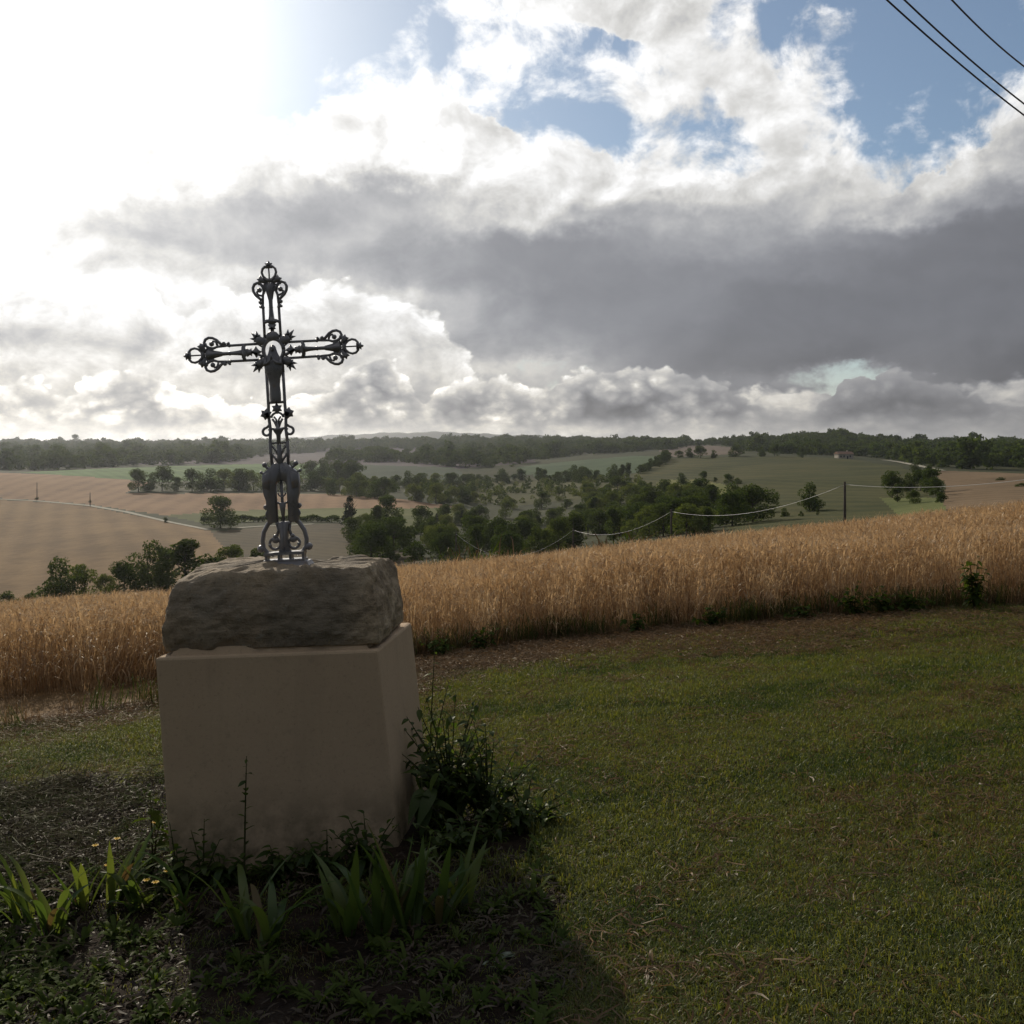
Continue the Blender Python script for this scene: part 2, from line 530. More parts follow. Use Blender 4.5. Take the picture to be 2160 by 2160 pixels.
GY = np.exp(np.linspace(math.log(30.5), math.log(3200), 300))       # depth rows of the far terrain
GX = np.arange(-700, 2861, 5.0)                                     # its columns, by direction
cols = sorted(FAR)
tab = []
for c in cols:
    s = (c - CX) / F
    ks = [(y, float(near_z(s * y, y))) for y in (28, 31, 34, 38, 42, 46)] + [(y, -(r - HY) / F * y) for y, r in FAR[c]]
    tab.append(pchip([math.log(k[0]) for k in ks], [k[1] for k in ks], np.log(GY)))
tab = np.array(tab)                                                 # (columns, depths)
GZ = np.array([pchip(cols, tab[:, j], GX) for j in range(len(GY))]) # (depths, columns)
SX = (GX - CX) / F
for j, y in enumerate(GY):                                          # exact match with the near hillside, then soft swells
    w = np.clip((46 - y) / 8, 0, 1)
    GZ[j] = GZ[j] * (1 - w) + near_z(SX * y, y) * w
    k = np.clip((y - 80) / 150, 0, 1)
    GZ[j] += k * 0.0009 * y * (np.sin(SX * y * 0.021 + 1.0) * np.sin(y * 0.013) + 0.5 * np.sin(SX * y * 0.05 + y * 0.03))


def zat(x, y):
    """ground height anywhere in front of the camera"""
    if y < 31:
        return float(near_z(x, y))
    px = CX + F * x / y
    i = min(max((px - GX[0]) / 5.0, 0), len(GX) - 1.001)
    t = min(max((math.log(y) - math.log(GY[0])) / (math.log(GY[1]) - math.log(GY[0])), 0), len(GY) - 1.001)
    i0, j0 = int(i), int(t)
    u, v = i - i0, t - j0
    return float((GZ[j0, i0] * (1 - u) + GZ[j0, i0 + 1] * u) * (1 - v) + (GZ[j0 + 1, i0] * (1 - u) + GZ[j0 + 1, i0 + 1] * u) * v)


def depth_of(px, py):
    """depth of the far ground that shows at this place of the photograph (first crossing from the far side of the valley)"""
    i = int(round((min(max(px, GX[0]), GX[-1]) - GX[0]) / 5.0))
    rows = HY - F * GZ[:, i] / GY
    best = None
    for j in range(60, len(GY)):
        if rows[j] <= py < rows[j - 1]:
            best = GY[j - 1] + (GY[j] - GY[j - 1]) * (rows[j - 1] - py) / (rows[j - 1] - rows[j])
            break
    return best if best else 300.0


def spot(px, y):
    x = (px - CX) / F * y
    return Vector((x, y, zat(x, y)))


def inside(poly, X, Y):
    X, Y = np.asarray(X, float), np.asarray(Y, float)
    r = np.zeros(X.shape, bool)
    k = len(poly)
    for i in range(k):
        (x0, y0), (x1, y1) = poly[i], poly[(i + 1) % k]
        c = ((y0 > Y) != (y1 > Y)) & (X < (x1 - x0) * (Y - y0) / ((y1 - y0) or 1e-9) + x0)
        r ^= c
    return r


# field outlines: later ones lie over earlier ones
FIELDS = [
    ('rough_meadow', None, ((0.050, 0.060, 0.024), (0.085, 0.085, 0.036), 0, 0)),
    ('fallow_field', [(-700, 945), (700, 945), (1130, 945), (1130, 975), (960, 990), (680, 978), (-700, 985)], ((0.105, 0.085, 0.085), (0.15, 0.12, 0.11), 0, 0)),
    ('green_field', [(40, 996), (300, 985), (560, 978), (700, 978), (760, 1000), (700, 1012), (580, 1008), (450, 1014), (320, 1016)], ((0.075, 0.14, 0.035), (0.11, 0.18, 0.05), 9, 0.5)),
    ('green_slope', [(690, 978), (960, 986), (990, 1015), (850, 1024), (720, 1008)], ((0.055, 0.08, 0.042), (0.08, 0.105, 0.055), 0, 0)),
    ('scrub_slope', [(985, 1018), (1100, 1008), (1240, 1012), (1350, 1008), (1380, 1035), (1240, 1052), (1100, 1066), (1000, 1060)], ((0.085, 0.085, 0.028), (0.13, 0.125, 0.042), 0, 0)),
    ('pale_field', [(940, 951), (1000, 950), (1060, 952), (1108, 959), (1092, 967), (1000, 962)], ((0.27, 0.22, 0.14), (0.33, 0.27, 0.18), 0, 0)),
    ('green_field', [(1090, 986), (1180, 975), (1340, 961), (1405, 964), (1390, 990), (1300, 1004), (1180, 1010), (1100, 1000)], ((0.065, 0.10, 0.045), (0.09, 0.125, 0.058), 9, 1.2)),
    ('pasture_hillside', [(1400, 966), (1650, 962), (1780, 966), (1900, 985), (1965, 1010), (1960, 1110), (1540, 1130), (1500, 1062), (1385, 1030), (1330, 1004)], ((0.080, 0.095, 0.026), (0.135, 0.122, 0.040), 11, 0.25)),
    ('stubble_field', [(1390, 950), (1440, 936), (1540, 943), (1570, 957), (1420, 964)], ((0.22, 0.165, 0.12), (0.26, 0.20, 0.14), 0, 0)),
    ('stubble_field', [(1972, 992), (2160, 999), (2860, 999), (2860, 1130), (2010, 1090), (1985, 1060), (1995, 1030)], ((0.24, 0.165, 0.09), (0.32, 0.22, 0.125), 8, 0.3)),
    ('stubble_field', [(-700, 992), (0, 997), (150, 1003), (320, 1017), (262, 1041), (400, 1041), (560, 1040), (700, 1042), (850, 1053), (968, 1070), (820, 1073), (680, 1071), (507, 1077), (348, 1087), (190, 1064), (80, 1056), (0, 1051), (-700, 1048)], ((0.38, 0.225, 0.115), (0.46, 0.285, 0.15), 10, 0.15)),
    ('hay_meadow', [(348, 1087), (507, 1077), (680, 1071), (820, 1073), (968, 1070), (1000, 1078), (960, 1110), (840, 1120), (760, 1092), (600, 1096), (430, 1104)], ((0.13, 0.15, 0.045), (0.19, 0.195, 0.06), 0, 0)),
    ('ploughed_field', [(446, 1121), (600, 1108), (715, 1104), (790, 1150), (890, 1170), (890, 1290), (480, 1310)], ((0.085, 0.068, 0.036), (0.13, 0.10, 0.05), 6, 0.9)),
    ('wheat_slope', [(-700, 1052), (0, 1054), (80, 1058), (190, 1068), (350, 1099), (444, 1121), (480, 1160), (500, 1330), (-700, 1420)], ((0.30, 0.185, 0.080), (0.40, 0.255, 0.115), 9, 0.4)),
    ('bright_pasture', [(1390, 1012), (1470, 1012), (1560, 1028), (1560, 1045), (1500, 1052), (1420, 1040), (1385, 1025)], ((0.17, 0.19, 0.05), (0.23, 0.21, 0.07), 0, 0)),
    ('bright_pasture', [(1290, 1068), (1345, 1062), (1350, 1088), (1310, 1090)], ((0.16, 0.21, 0.045), (0.2, 0.25, 0.055), 0, 0)),
    ('bright_pasture', [(1860, 1050), (1980, 1050), (2000, 1085), (1900, 1100)], ((0.14, 0.165, 0.05), (0.19, 0.2, 0.065), 0, 0)),
]
pxg, yg = np.meshgrid(GX, GY)
pyg = HY - F * GZ / yg
Xg = (pxg - CX) / F * yg
# (outlines waver a little, as field edges do)
cx_ = (pxg[:-1, :-1] + 2.5) + 5 * np.sin(yg[:-1, :-1] * 0.05) * 0.6
cy_ = (pyg[:-1, :-1] + pyg[1:, 1:]) / 2
fid = np.zeros(cx_.shape, int)
for k, (nm, poly, _) in enumerate(FIELDS):
    if poly:
        fid[inside(poly, cx_, cy_) & (yg[:-1, :-1] > 95)] = k
fid[yg[:-1, :-1] < 60] = -1
nc = len(GX)
VV = np.stack([Xg, yg, GZ - np.where(yg < 34, 0.04, 0.0)], -1).reshape(-1, 3)
jj, ii = np.meshgrid(np.arange(len(GY) - 1), np.arange(nc - 1), indexing='ij')
QF = np.stack([jj * nc + ii, jj * nc + ii + 1, (jj + 1) * nc + ii + 1, (jj + 1) * nc + ii], -1)
FADE = {'pasture_hillside': 0.66, 'stubble_field': 0.66, 'wheat_slope': 0.6, 'ploughed_field': 0.8, 'green_field': 1.0, 'hay_meadow': 0.75, 'bright_pasture': 0.8, 'fallow_field': 0.75, 'pale_field': 0.8, 'rough_meadow': 0.8, 'green_slope': 0.75}
m_soil = ground_mat('wheat_floor', [(0.3, (0.10, 0.06, 0.028)), (0.6, (0.20, 0.125, 0.055))], 5.0)
for k in range(-1, len(FIELDS)):
    sel = QF[fid == k]
    if not len(sel):
        continue
    used, inv = np.unique(sel, return_inverse=True)
    if k < 0:
        nm, mt = 'field_ground', m_soil
    else:
        nm, _, (ca, cb, rw, an) = FIELDS[k]
    ca, cb = [tuple(q * 0.84 * FADE.get(nm, 0.75) for q in z) for z in (ca, cb)] if k >= 0 else (0, 0)
    if k >= 0:
        mt = field_mat(nm, ca, cb, rw, an)
    tag(obj_me(nm, mesh_np(nm, VV[used], inv.reshape(-1, 4), mt, smooth=True)), kind='structure')

# hills beyond the valley and far behind it
m_far = field_mat('far_hills', (0.05, 0.06, 0.04), (0.09, 0.09, 0.06), scale=0.002)
hp = [(500, 930), (640, 922), (740, 916), (850, 912), (960, 911), (1010, 915), (1120, 918), (1250, 923), (1350, 929), (1450, 936)]
V_, F_ = [], []
xs_ = np.arange(500, 1451, 10)
top = np.interp(xs_, *zip(*hp)) + 1.2 * np.sin(xs_ * 0.06) + 0.8 * np.sin(xs_ * 0.17)
for i, (px, py) in enumerate(zip(xs_, top)):
    for j, (y, t) in enumerate(((4700, 0.0), (4900, 0.55), (5150, 0.9), (5400, 1.0), (5900, 0.4))):
        ztop = (HY - py) / F * 5400
        V_.append(((px - CX) / F * y, y, -30 + (ztop + 30) * t))
        if i and j:
            a = i * 5 + j
            F_.append((a - 6, a - 1, a, a - 5))
tag(obj_me('distant_hills', mesh_np('distant_hills', V_, F_, m_far, smooth=True)), kind='structure')

# plain beyond, out to the horizon
bm = bmesh.new()
a = [bm.verts.new(p) for p in ((-5900, 3100, -40), (5900, 3100, -40), (5900, 6300, -40), (-5900, 6300, -40))]
bm.faces.new(a)
tag(bm_obj('plain', bm, m_far), kind='structure')

# the lawn and the near hillside under the wheat
m_lawn, nt = material('lawn_soil')
P = nt.node('ShaderNodeNewGeometry').outputs['Position']
f = nt.noise(P, 1.3, 6, 0.6)
g = nt.noise(P, 22, 6, 0.65)
k = nt.m('ADD', nt.m('MULTIPLY', f, 0.55), nt.m('MULTIPLY', g, 0.45))
c = nt.ramp(k, [(0.36, (0.034, 0.028, 0.014)), (0.50, (0.060, 0.058, 0.020)), (0.62, (0.095, 0.078, 0.034))])
finish(nt, bsdf(nt, c, 0.95, 0.1, normal=bump(nt, nt.noise(P, 60, 4, 0.6), 0.7, 0.02)))
xs_ = np.concatenate([np.linspace(-40, -8, 17), np.linspace(-7.6, 9.6, 87), np.linspace(10, 40, 16)])
ys_ = np.concatenate([np.linspace(-30, 1, 16), np.linspace(1.3, 14, 64), np.linspace(14.5, 31, 34)])
gx, gy = np.meshgrid(xs_, ys_)
def edge_y(x):
    """where the wheat begins"""
    x = np.asarray(x, float)
    return np.interp(x, [-12, -4.4, -3, -1.2, 0, 2, 5, 9, 20], [8.4, 8.8, 9.2, 10.4, 10.8, 10.9, 10.3, 9.7, 9.0]) + 0.06 * np.sin(x * 1.9) + 0.04 * np.sin(x * 4.3 + 1)
V_ = np.stack([gx, gy, near_z(gx, gy)], -1).reshape(-1, 3)
w_ = len(xs_)
jj, ii = np.meshgrid(np.arange(len(ys_) - 1), np.arange(w_ - 1), indexing='ij')
q_ = np.stack([jj * w_ + ii, jj * w_ + ii + 1, (jj + 1) * w_ + ii + 1, (jj + 1) * w_ + ii], -1)
isw = (gy[:-1, :-1] + 0.1 > edge_y(gx[:-1, :-1]))
for nm, s_, mt in (('lawn_ground', ~isw, m_lawn), ('wheat_ground', isw, m_soil)):
    used, inv = np.unique(q_[s_], return_inverse=True)
    tag(obj_me(nm, mesh_np(nm, V_[used], inv.reshape(-1, 4), mt, smooth=True)), kind='structure')

# pale farm track across the fields
m_track = ground_mat('track_chalk', [(0.3, (0.26, 0.24, 0.17)), (0.7, (0.40, 0.37, 0.29))], 0.4)
def ribbon(name, pts, width, mt, lift=0.12):
    V_, F_ = [], []
    dense = []
    for (x0, y0), (x1, y1) in zip(pts, pts[1:]):
        for k in range(8):
            dense.append((x0 + (x1 - x0) * k / 8, y0 + (y1 - y0) * k / 8))
    dense.append(pts[-1])
    P3 = [spot(px, depth_of(px, py)) for px, py in dense]
    for i, p in enumerate(P3):
        t = P3[min(i + 1, len(P3) - 1)] - P3[max(i - 1, 0)]
        s = Vector((t.y, -t.x, 0)).normalized() * width / 2
        for q in (p - s, p + s):
            V_.append((q.x, q.y, zat(q.x, q.y) + lift))
        if i:
            F_.append((2 * i - 2, 2 * i - 1, 2 * i + 1, 2 * i))
    return tag(obj_me(name, mesh_np(name, V_, F_, mt, smooth=True)), kind='structure')
ribbon('farm_track', [(-200, 1051), (0, 1053), (80, 1057), (190, 1067), (270, 1081), (350, 1100), (400, 1110), (440, 1118)], 2.2, m_track)
ribbon('farm_track', [(500, 1114), (560, 1110), (600, 1109), (660, 1106)], 3.0, m_track)
ribbon('farm_track', [(1862, 971), (1880, 973), (1900, 976), (1950, 986), (1985, 994)], 5.0, m_track, 0.4)

# ------------------------------------------------------------------ scattering (stuff nobody could count)
def instancer(name, pts, rot, scl, idx, meshes, kind='stuff', label=None, cat=None):
    """one object whose vertices carry a turn, a size and a variant; geometry nodes put the small meshes there"""
    me = bpy.data.meshes.new(name)
    pts = np.asarray(pts, np.float32)
    me.vertices.add(len(pts))
    me.vertices.foreach_set('co', pts.ravel())
    a = me.attributes.new('turn', 'FLOAT_VECTOR', 'POINT')
    a.data.foreach_set('vector', np.asarray(rot, np.float32).ravel())
    a = me.attributes.new('size', 'FLOAT', 'POINT')
    a.data.foreach_set('value', np.asarray(scl, np.float32))
    a = me.attributes.new('variant', 'INT', 'POINT')
    a.data.foreach_set('value', np.asarray(idx, np.int32))
    o = obj_me(name, me)
    src = bpy.data.collections.new(name + '_sources')
    for i, s in enumerate(meshes):
        src.objects.link(bpy.data.objects.new('%s_source_%02d' % (name, i), s))
    g = bpy.data.node_groups.new(name + '_scatter', 'GeometryNodeTree')
    g.interface.new_socket('Geometry', in_out='INPUT', socket_type='NodeSocketGeometry')
    g.interface.new_socket('Geometry', in_out='OUTPUT', socket_type='NodeSocketGeometry')
    gi, go = g.nodes.new('NodeGroupInput'), g.nodes.new('NodeGroupOutput')
    ci = g.nodes.new('GeometryNodeCollectionInfo')
    ci.inputs['Collection'].default_value = src
    ci.inputs['Separate Children'].default_value = True
    ci.inputs['Reset Children'].default_value = True
    ip = g.nodes.new('GeometryNodeInstanceOnPoints')
    ip.inputs['Pick Instance'].default_value = True
    def attr(nm, ty):
        q = g.nodes.new('GeometryNodeInputNamedAttribute')
        q.data_type = ty
        q.inputs['Name'].default_value = nm
        return next(s for s in q.outputs if s.enabled and s.name == 'Attribute')
    L = g.links.new
    L(gi.outputs[0], ip.inputs['Points'])
    L(ci.outputs[0], ip.inputs['Instance'])
    L(attr('turn', 'FLOAT_VECTOR'), ip.inputs['Rotation'])
    L(attr('size', 'FLOAT'), ip.inputs['Scale'])
    L(attr('variant', 'INT'), ip.inputs['Instance Index'])
    L(ip.outputs[0], go.inputs[0])
    md = o.modifiers.new('scatter', 'NODES')
    md.node_group = g
    return tag(o, label, cat, None, kind)


# ------------------------------------------------------------------ trees
m_bark = ground_mat('bark', [(0.3, (0.05, 0.04, 0.03)), (0.7, (0.10, 0.085, 0.065))], 3.0)
m_leaf = leafy('tree_leaves', [(0.036, 0.058, 0.014), (0.052, 0.078, 0.018), (0.074, 0.098, 0.026), (0.060, 0.080, 0.028)], 0.35, 0.006, 0.6)
m_leaf_light = leafy('pale_tree_leaves', [(0.08, 0.105, 0.026), (0.11, 0.135, 0.035), (0.125, 0.135, 0.045)], 0.40, 0.006, 0.6)
m_needle = leafy('conifer_needles', [(0.018, 0.030, 0.014), (0.028, 0.040, 0.018), (0.036, 0.046, 0.022)], 0.12, 0.006, 0.6)


def leaf_cards(P, N, size, rg, jitter=0.9):
    """small bent leaf clumps: one quad at each point of P, roughly facing N"""
    k = len(P)
    N = N + rg.normal(0, jitter, (k, 3))
    N /= np.linalg.norm(N, axis=1)[:, None] + 1e-9
    A = np.cross(N, rg.normal(0, 1, (k, 3)))
    A /= np.linalg.norm(A, axis=1)[:, None] + 1e-9
    B = np.cross(N, A)
    s = (size * rg.uniform(0.6, 1.4, k))[:, None]
    q = rg.uniform(0.5, 1.0, k)[:, None]
    V = np.stack([P - A * s, P - B * s * q, P + A * s, P + B * s * q], 1).reshape(-1, 3)
    Fq = np.arange(4 * k).reshape(-1, 4)
    return V, Fq, np.repeat(rg.uniform(0, 1, k), 4)


def crown(seed, nblob, nleaf, leaf, shape='round', base=0.18):
    """crown of a tree one unit tall: clumps of leaf cards on the shells of uneven lobes, with gaps"""
    rg = np.random.default_rng(seed)
    C, Rd = [], []
    for i in range(nblob):
        t = rg.uniform(0, 1)
        z = base + (1 - base) * (0.12 + 0.80 * t)
        if shape == 'round':
            w = 0.46 * math.sin(math.pi * min(0.97, 0.22 + 0.70 * t)) ** 0.7
        elif shape == 'tall':
            w = 0.20 * math.sin(math.pi * (0.18 + 0.7 * t)) ** 0.6
        elif shape == 'cone':
            w = 0.30 * (1.02 - t) ** 0.8
        else:
            w = 0.055 * math.sin(math.pi * (0.12 + 0.82 * t)) ** 0.5
        a = rg.uniform(0, 2 * math.pi)
        r = w * math.sqrt(rg.uniform(0.0, 1))
        C.append((r * math.cos(a), r * math.sin(a), z))
        Rd.append(max(0.03, (0.19 if shape == 'round' else 0.11 if shape != 'cypress' else 0.05) * rg.uniform(0.65, 1.25)) * (0.75 if shape == 'cone' and t > 0.6 else 1))
    C, Rd = np.array(C), np.array(Rd)
    pk = rg.choice(nblob, nleaf, p=Rd ** 2 / (Rd ** 2).sum())
    N = rg.normal(0, 1, (nleaf, 3))
    N /= np.linalg.norm(N, axis=1)[:, None]
    P = C[pk] + N * (Rd[pk] * rg.uniform(0.55, 1.08, nleaf) ** 0.6)[:, None] * np.array([1, 1, 0.82])
    ok = P[:, 2] > 0.0
    P, N = P[ok], N[ok]
    return leaf_cards(P, N, leaf, rg)


def crown_mesh(name, *a, mat=None, **k):
    V, Fq, var = crown(*a, **k)
    return mesh_np(name, V, Fq, mat, attrs={'var': var})


def trunk_mesh(seed, r=0.022, top=0.75, limbs=6, fork=0.22):
    rg = random.Random(seed)
    bm = bmesh.new()
    bend = [(rg.uniform(-.015, .015), rg.uniform(-.015, .015)) for _ in range(6)]
    pts = [(bend[i][0] * i / 3, bend[i][1] * i / 3, -0.06 + (top + 0.06) * i / 5) for i in range(6)]
    tube(bm, pts, [r * (1.25 - 0.2 * i) for i in range(6)], 6)
    for i in range(limbs):
        z = fork + (top - fork) * rg.uniform(0, 0.8)
        a = rg.uniform(0, 6.28)
        ln = rg.uniform(0.15, 0.3)
        tube(bm, [(0, 0, z), (ln * .5 * math.cos(a), ln * .5 * math.sin(a), z + ln * .35), (ln * math.cos(a), ln * math.sin(a), z + ln * .9)], [r * .5, r * .35, r * .12], 4)
    me = bpy.data.meshes.new('trunk')
    bm.to_mesh(me)
    bm.free()
    me.materials.append(m_bark)
    return me


CROWNS = {
    'oak': [crown_mesh('crown', 100 + i, 24, 3600, 0.024, mat=m_leaf, base=0.0) for i in range(4)],
    'pale': [crown_mesh('crown', 120 + i, 20, 3200, 0.024, mat=m_leaf_light, base=0.0) for i in range(3)],
    'tall': [crown_mesh('crown', 140 + i, 26, 2600, 0.021, shape='tall', mat=m_leaf, base=0.02) for i in range(3)],
    'conifer': [crown_mesh('crown', 160 + i, 40, 2400, 0.019, shape='cone', mat=m_needle, base=0.05) for i in range(2)],
    'cypress': [crown_mesh('crown', 170, 22, 900, 0.014, shape='cypress', mat=m_needle, base=0.04)],
    'bush': [crown_mesh('crown', 180 + i, 18, 1800, 0.036, mat=m_leaf, base=-0.1) for i in range(3)],
}
TRUNKS = {k: [trunk_mesh(hash_ + i, r=0.012 if k in ('cypress',) else 0.022, limbs=5) for i in range(2)] for hash_, k in ((10, 'oak'), (20, 'pale'), (30, 'tall'), (40, 'conifer'), (50, 'cypress'))}
TRUNKS['bush'] = [trunk_mesh(60, r=0.02, top=0.5, limbs=7, fork=0.05)]
NAME = {'oak': ('broadleaf_tree', 'tree'), 'pale': ('broadleaf_tree', 'tree'), 'tall': ('slender_tree', 'tree'), 'conifer': ('conifer_tree', 'conifer'), 'cypress': ('cypress_tree', 'cypress'), 'bush': ('bush', 'bush')}
tree_count = [0]


def tree(px, y, height, kind, label, group=None, wide=1.0, sink=0.3):
    p = spot(px, y)
    nm, cat = NAME[kind]
    i = tree_count[0] = tree_count[0] + 1
    root = tag(empty(nm, (p.x, p.y, p.z - sink), (0, 0, random.uniform(0, 6.28))), label, cat, group)
    root.scale = (height * wide, height * wide, height)
    obj_me('trunk', TRUNKS[kind][i % len(TRUNKS[kind])], root)
    obj_me('crown', CROWNS[kind][i % len(CROWNS[kind])], root)
    return root


def tree_px(px, y, top, kind, label, group=None, wide=1.0):
    """a tree at this depth whose top shows in row `top` of the photograph"""
    z0 = zat((px - CX) / F * y, y)
    return tree(px, y, max(1.2, -(top - HY) / F * y - z0 + 0.3), kind, label, group, wide)


# --- trees just below the wheat at the left
G1 = 'trees below the wheat field at the left'
for px, y, top, kind, wide, lab in (
        (12, 186, 1249, 'bush', 1.5, 'low dark bush at the left edge of the photo, just above the wheat'),
        (62, 190, 1252, 'bush', 1.2, 'small bush between the leftmost bush and the rounded tree'),
        (128, 182, 1182, 'oak', 1.0, 'rounded green tree, leftmost tall one of the row above the wheat'),
        (178, 188, 1192, 'pale', 0.9, 'paler thin tree on the right shoulder of the rounded tree above the wheat'),
        (222, 190, 1210, 'pale', 0.9, 'low pale shrubby tree filling the gap in the row above the wheat'),
        (262, 180, 1186, 'oak', 0.95, 'dark tree left of the tallest tree in the row above the wheat'),
        (312, 184, 1150, 'oak', 0.95, 'tall broad dark tree in the middle of the row above the wheat'),
        (352, 190, 1155, 'tall', 1.3, 'dark upright tree between the broad one and the tallest one'),
        (392, 181, 1139, 'tall', 1.5, 'tallest tree of the row, with ragged top, left of the stone block'),
        (440, 186, 1172, 'bush', 1.1, 'bushy tree just left of the stone block'),
        (488, 195, 1148, 'pale', 1.1, 'hazy tree behind the left end of the stone block'),
        (545, 190, 1160, 'oak', 0.9, 'hazy tree behind the foot of the iron cross')):
    tree_px(px, y, top, kind, lab, G1, wide)
# --- lone trees round the track and the meadow
tree_px(465, 343, 1049, 'oak', 'large round lone tree beside the farm track left of the cross', None, 1.15)
tree_px(737, 330, 1044, 'conifer', 'dark conifer with pointed top at the left end of the valley wood', None, 0.95)
tree_px(974, 400, 1067, 'cypress', 'tall narrow cypress standing alone in the hay meadow', None, 1.0)
tree_px(921, 390, 1082, 'conifer', 'small pointed conifer left of the narrow cypress', None, 0.7)
tree_px(350, 362, 1092, 'bush', 'small bush on the bend of the farm track', None, 1.0)
tree_px(190, 455, 1057, 'bush', 'small bush at the foot of the second pole on the track', None, 1.4)
tree_px(78, 478, 1050, 'bush', 'tiny bush at the foot of the left pole on the track', None, 1.6)
GV = 'trees at the near end of the valley wood'
for px, y, top, kind, wide, lab in (
        (772, 320, 1082, 'pale', 0.9, 'pale tree close behind the dark conifer'),
        (815, 335, 1047, 'oak', 0.95, 'tall rounded tree right of the dark conifer, highest of the near wood'),
        (845, 322, 1082, 'tall', 1.1, 'upright dark tree on the right shoulder of the highest tree of the near wood'),
        (880, 315, 1090, 'oak', 0.9, 'dark tree in front of the hay meadow, left of the small conifer'),
        (760, 290, 1105, 'bush', 1.0, 'bushy tree at the foot of the dark conifer'),
        (800, 270, 1118, 'oak', 0.9, 'low dark tree at the front of the near wood'),
        (850, 262, 1120, 'bush', 1.1, 'broad low tree at the front of the near wood, right of the low dark tree'),
        (905, 280, 1110, 'pale', 0.9, 'paler tree at the front of the near wood'),
        (950, 285, 1105, 'pale', 0.9, 'pale olive tree below the narrow cypress'),
        (1000, 270, 1090, 'oak', 1.0, 'large dark rounded tree at the middle front of the valley wood'),
        (1050, 260, 1092, 'oak', 1.0, 'second large dark tree at the middle front of the valley wood'),
        (1170, 240, 1095, 'pale', 0.95, 'bright green tree at the front of the valley wood where the white cable begins'),
        (1365, 330, 1030, 'oak', 1.0, 'big lit tree above the bright patch of pasture'),
        (1478, 380, 1011, 'oak', 1.0, 'tall dark tree standing clear at the right end of the valley wood'),
        (1572, 300, 1043, 'oak', 0.9, 'dark tree at the right tip of the valley wood under the cable'),
        (1708, 262, 1022, 'oak', 0.95, 'thick dark tree on the hillside left of the pole'),
        (1655, 245, 1072, 'bush', 1.0, 'small round bush left of the thick hillside tree'),
        (1690, 240, 1078, 'bush', 0.8, 'bush at the foot of the thick hillside tree'),
        (1725, 240, 1070, 'tall', 0.8, 'small upright tree at the right foot of the thick hillside tree')):
    tree_px(px, y, top, kind, lab, GV, wide)
GH = 'lone trees on the green hillside'
for px, py, top, kind, wide, lab in (
        (1441, 1023, 999, 'oak', 1.1, 'small round tree, left of the four on the sunlit pasture'),
        (1484, 1015, 995, 'oak', 1.0, 'small round tree, second from the left on the sunlit pasture'),
        (1509, 1016, 1007, 'bush', 1.0, 'tiny bush between two trees on the sunlit pasture'),
        (1537, 1021, 1000, 'oak', 1.2, 'spreading tree casting a shadow, right one on the sunlit pasture'),
        (1556, 1021, 1008, 'bush', 1.2, 'bush against the right side of the spreading tree'),
        (1882, 1050, 997, 'oak', 0.9, 'tall dark tree at the left end of the clump beside the tan field'),
        (1893, 1058, 1022, 'tall', 1.4, 'tree at the foot of the tall dark tree beside the tan field'),
        (1926, 1062, 1034, 'oak', 1.0, 'round dark tree standing in front of the clump beside the tan field'),
        (1918, 1036, 1000, 'oak', 1.0, 'tree second from the left in the clump beside the tan field'),
        (1942, 1035, 994, 'oak', 1.0, 'broad tree in the middle of the clump beside the tan field'),
        (1965, 1040, 990, 'oak', 1.0, 'tree at the right of the clump beside the tan field'),
        (1974, 1046, 1008, 'oak', 0.9, 'lower tree at the right edge of the clump beside the tan field'),
        (1930, 996, 976, 'oak', 1.1, 'small tree on the skyline end of the track above the clump'),
        (1960, 1000, 981, 'bush', 1.2, 'bush beside the track above the clump'),
        (1985, 1060, 1040, 'bush', 1.2, 'low bush at the corner of the tan field'),
        (2112, 1013, 1007, 'bush', 3.0, 'low dark bush lying out in the tan field'),
        (2154, 1026, 1021, 'bush', 2.5, 'dark bush at the right edge of the photo in the tan field')):
    d = depth_of(px, py)
    tree_px(px, d, top, kind, lab, GH, wide)
for px, top, y, kind, wide, lab in ((128, 921, 2250, 'tall', 1.3, 'left one of two tall trees rising over the wooded skyline'), (158, 917, 2250, 'oak', 0.9, 'right one of two tall trees rising over the wooded skyline')):
    tree_px(px, y, top, kind, lab, 'two tall trees on the skyline', wide)

# --- hedge rows and copses of like trees: nothing tells their members apart
ORD = 'leftmost second third fourth fifth sixth seventh eighth ninth tenth eleventh twelfth thirteenth fourteenth fifteenth sixteenth seventeenth eighteenth nineteenth twentieth twenty-first twenty-second twenty-third twenty-fourth twenty-fifth twenty-sixth twenty-seventh twenty-eighth twenty-ninth thirtieth'.split()


def row(pts, group, phrase, kinds, step, hm, jit=2.0, wide=(0.9, 1.25)):
    P = [Vector(((px - CX) / F * depth_of(px, py), depth_of(px, py), 0)) for px, py in pts]
    got = []
    for a, b in zip(P, P[1:]):
        ln = (b - a).length
        for i in range(max(1, int(ln / step))):
            q = a.lerp(b, (i + random.uniform(0.2, 0.8)) / max(1, int(ln / step)))
            x, y = q.x + random.uniform(-jit, jit), q.y + random.uniform(-jit, jit)
            got.append(tree(CX + F * x / y, y, random.uniform(*hm), random.choice(kinds), 'tree', group, random.uniform(*wide)))
    got.sort(key=lambda o: o.location.x / o.location.y)
    for i, o in enumerate(got):
        o['label'] = ('leftmost ' if i == 0 else ORD[i] + ' from the left of ') + ('of ' if i == 0 else '') + phrase if i < len(ORD) - 1 else 'last on the right of ' + phrase

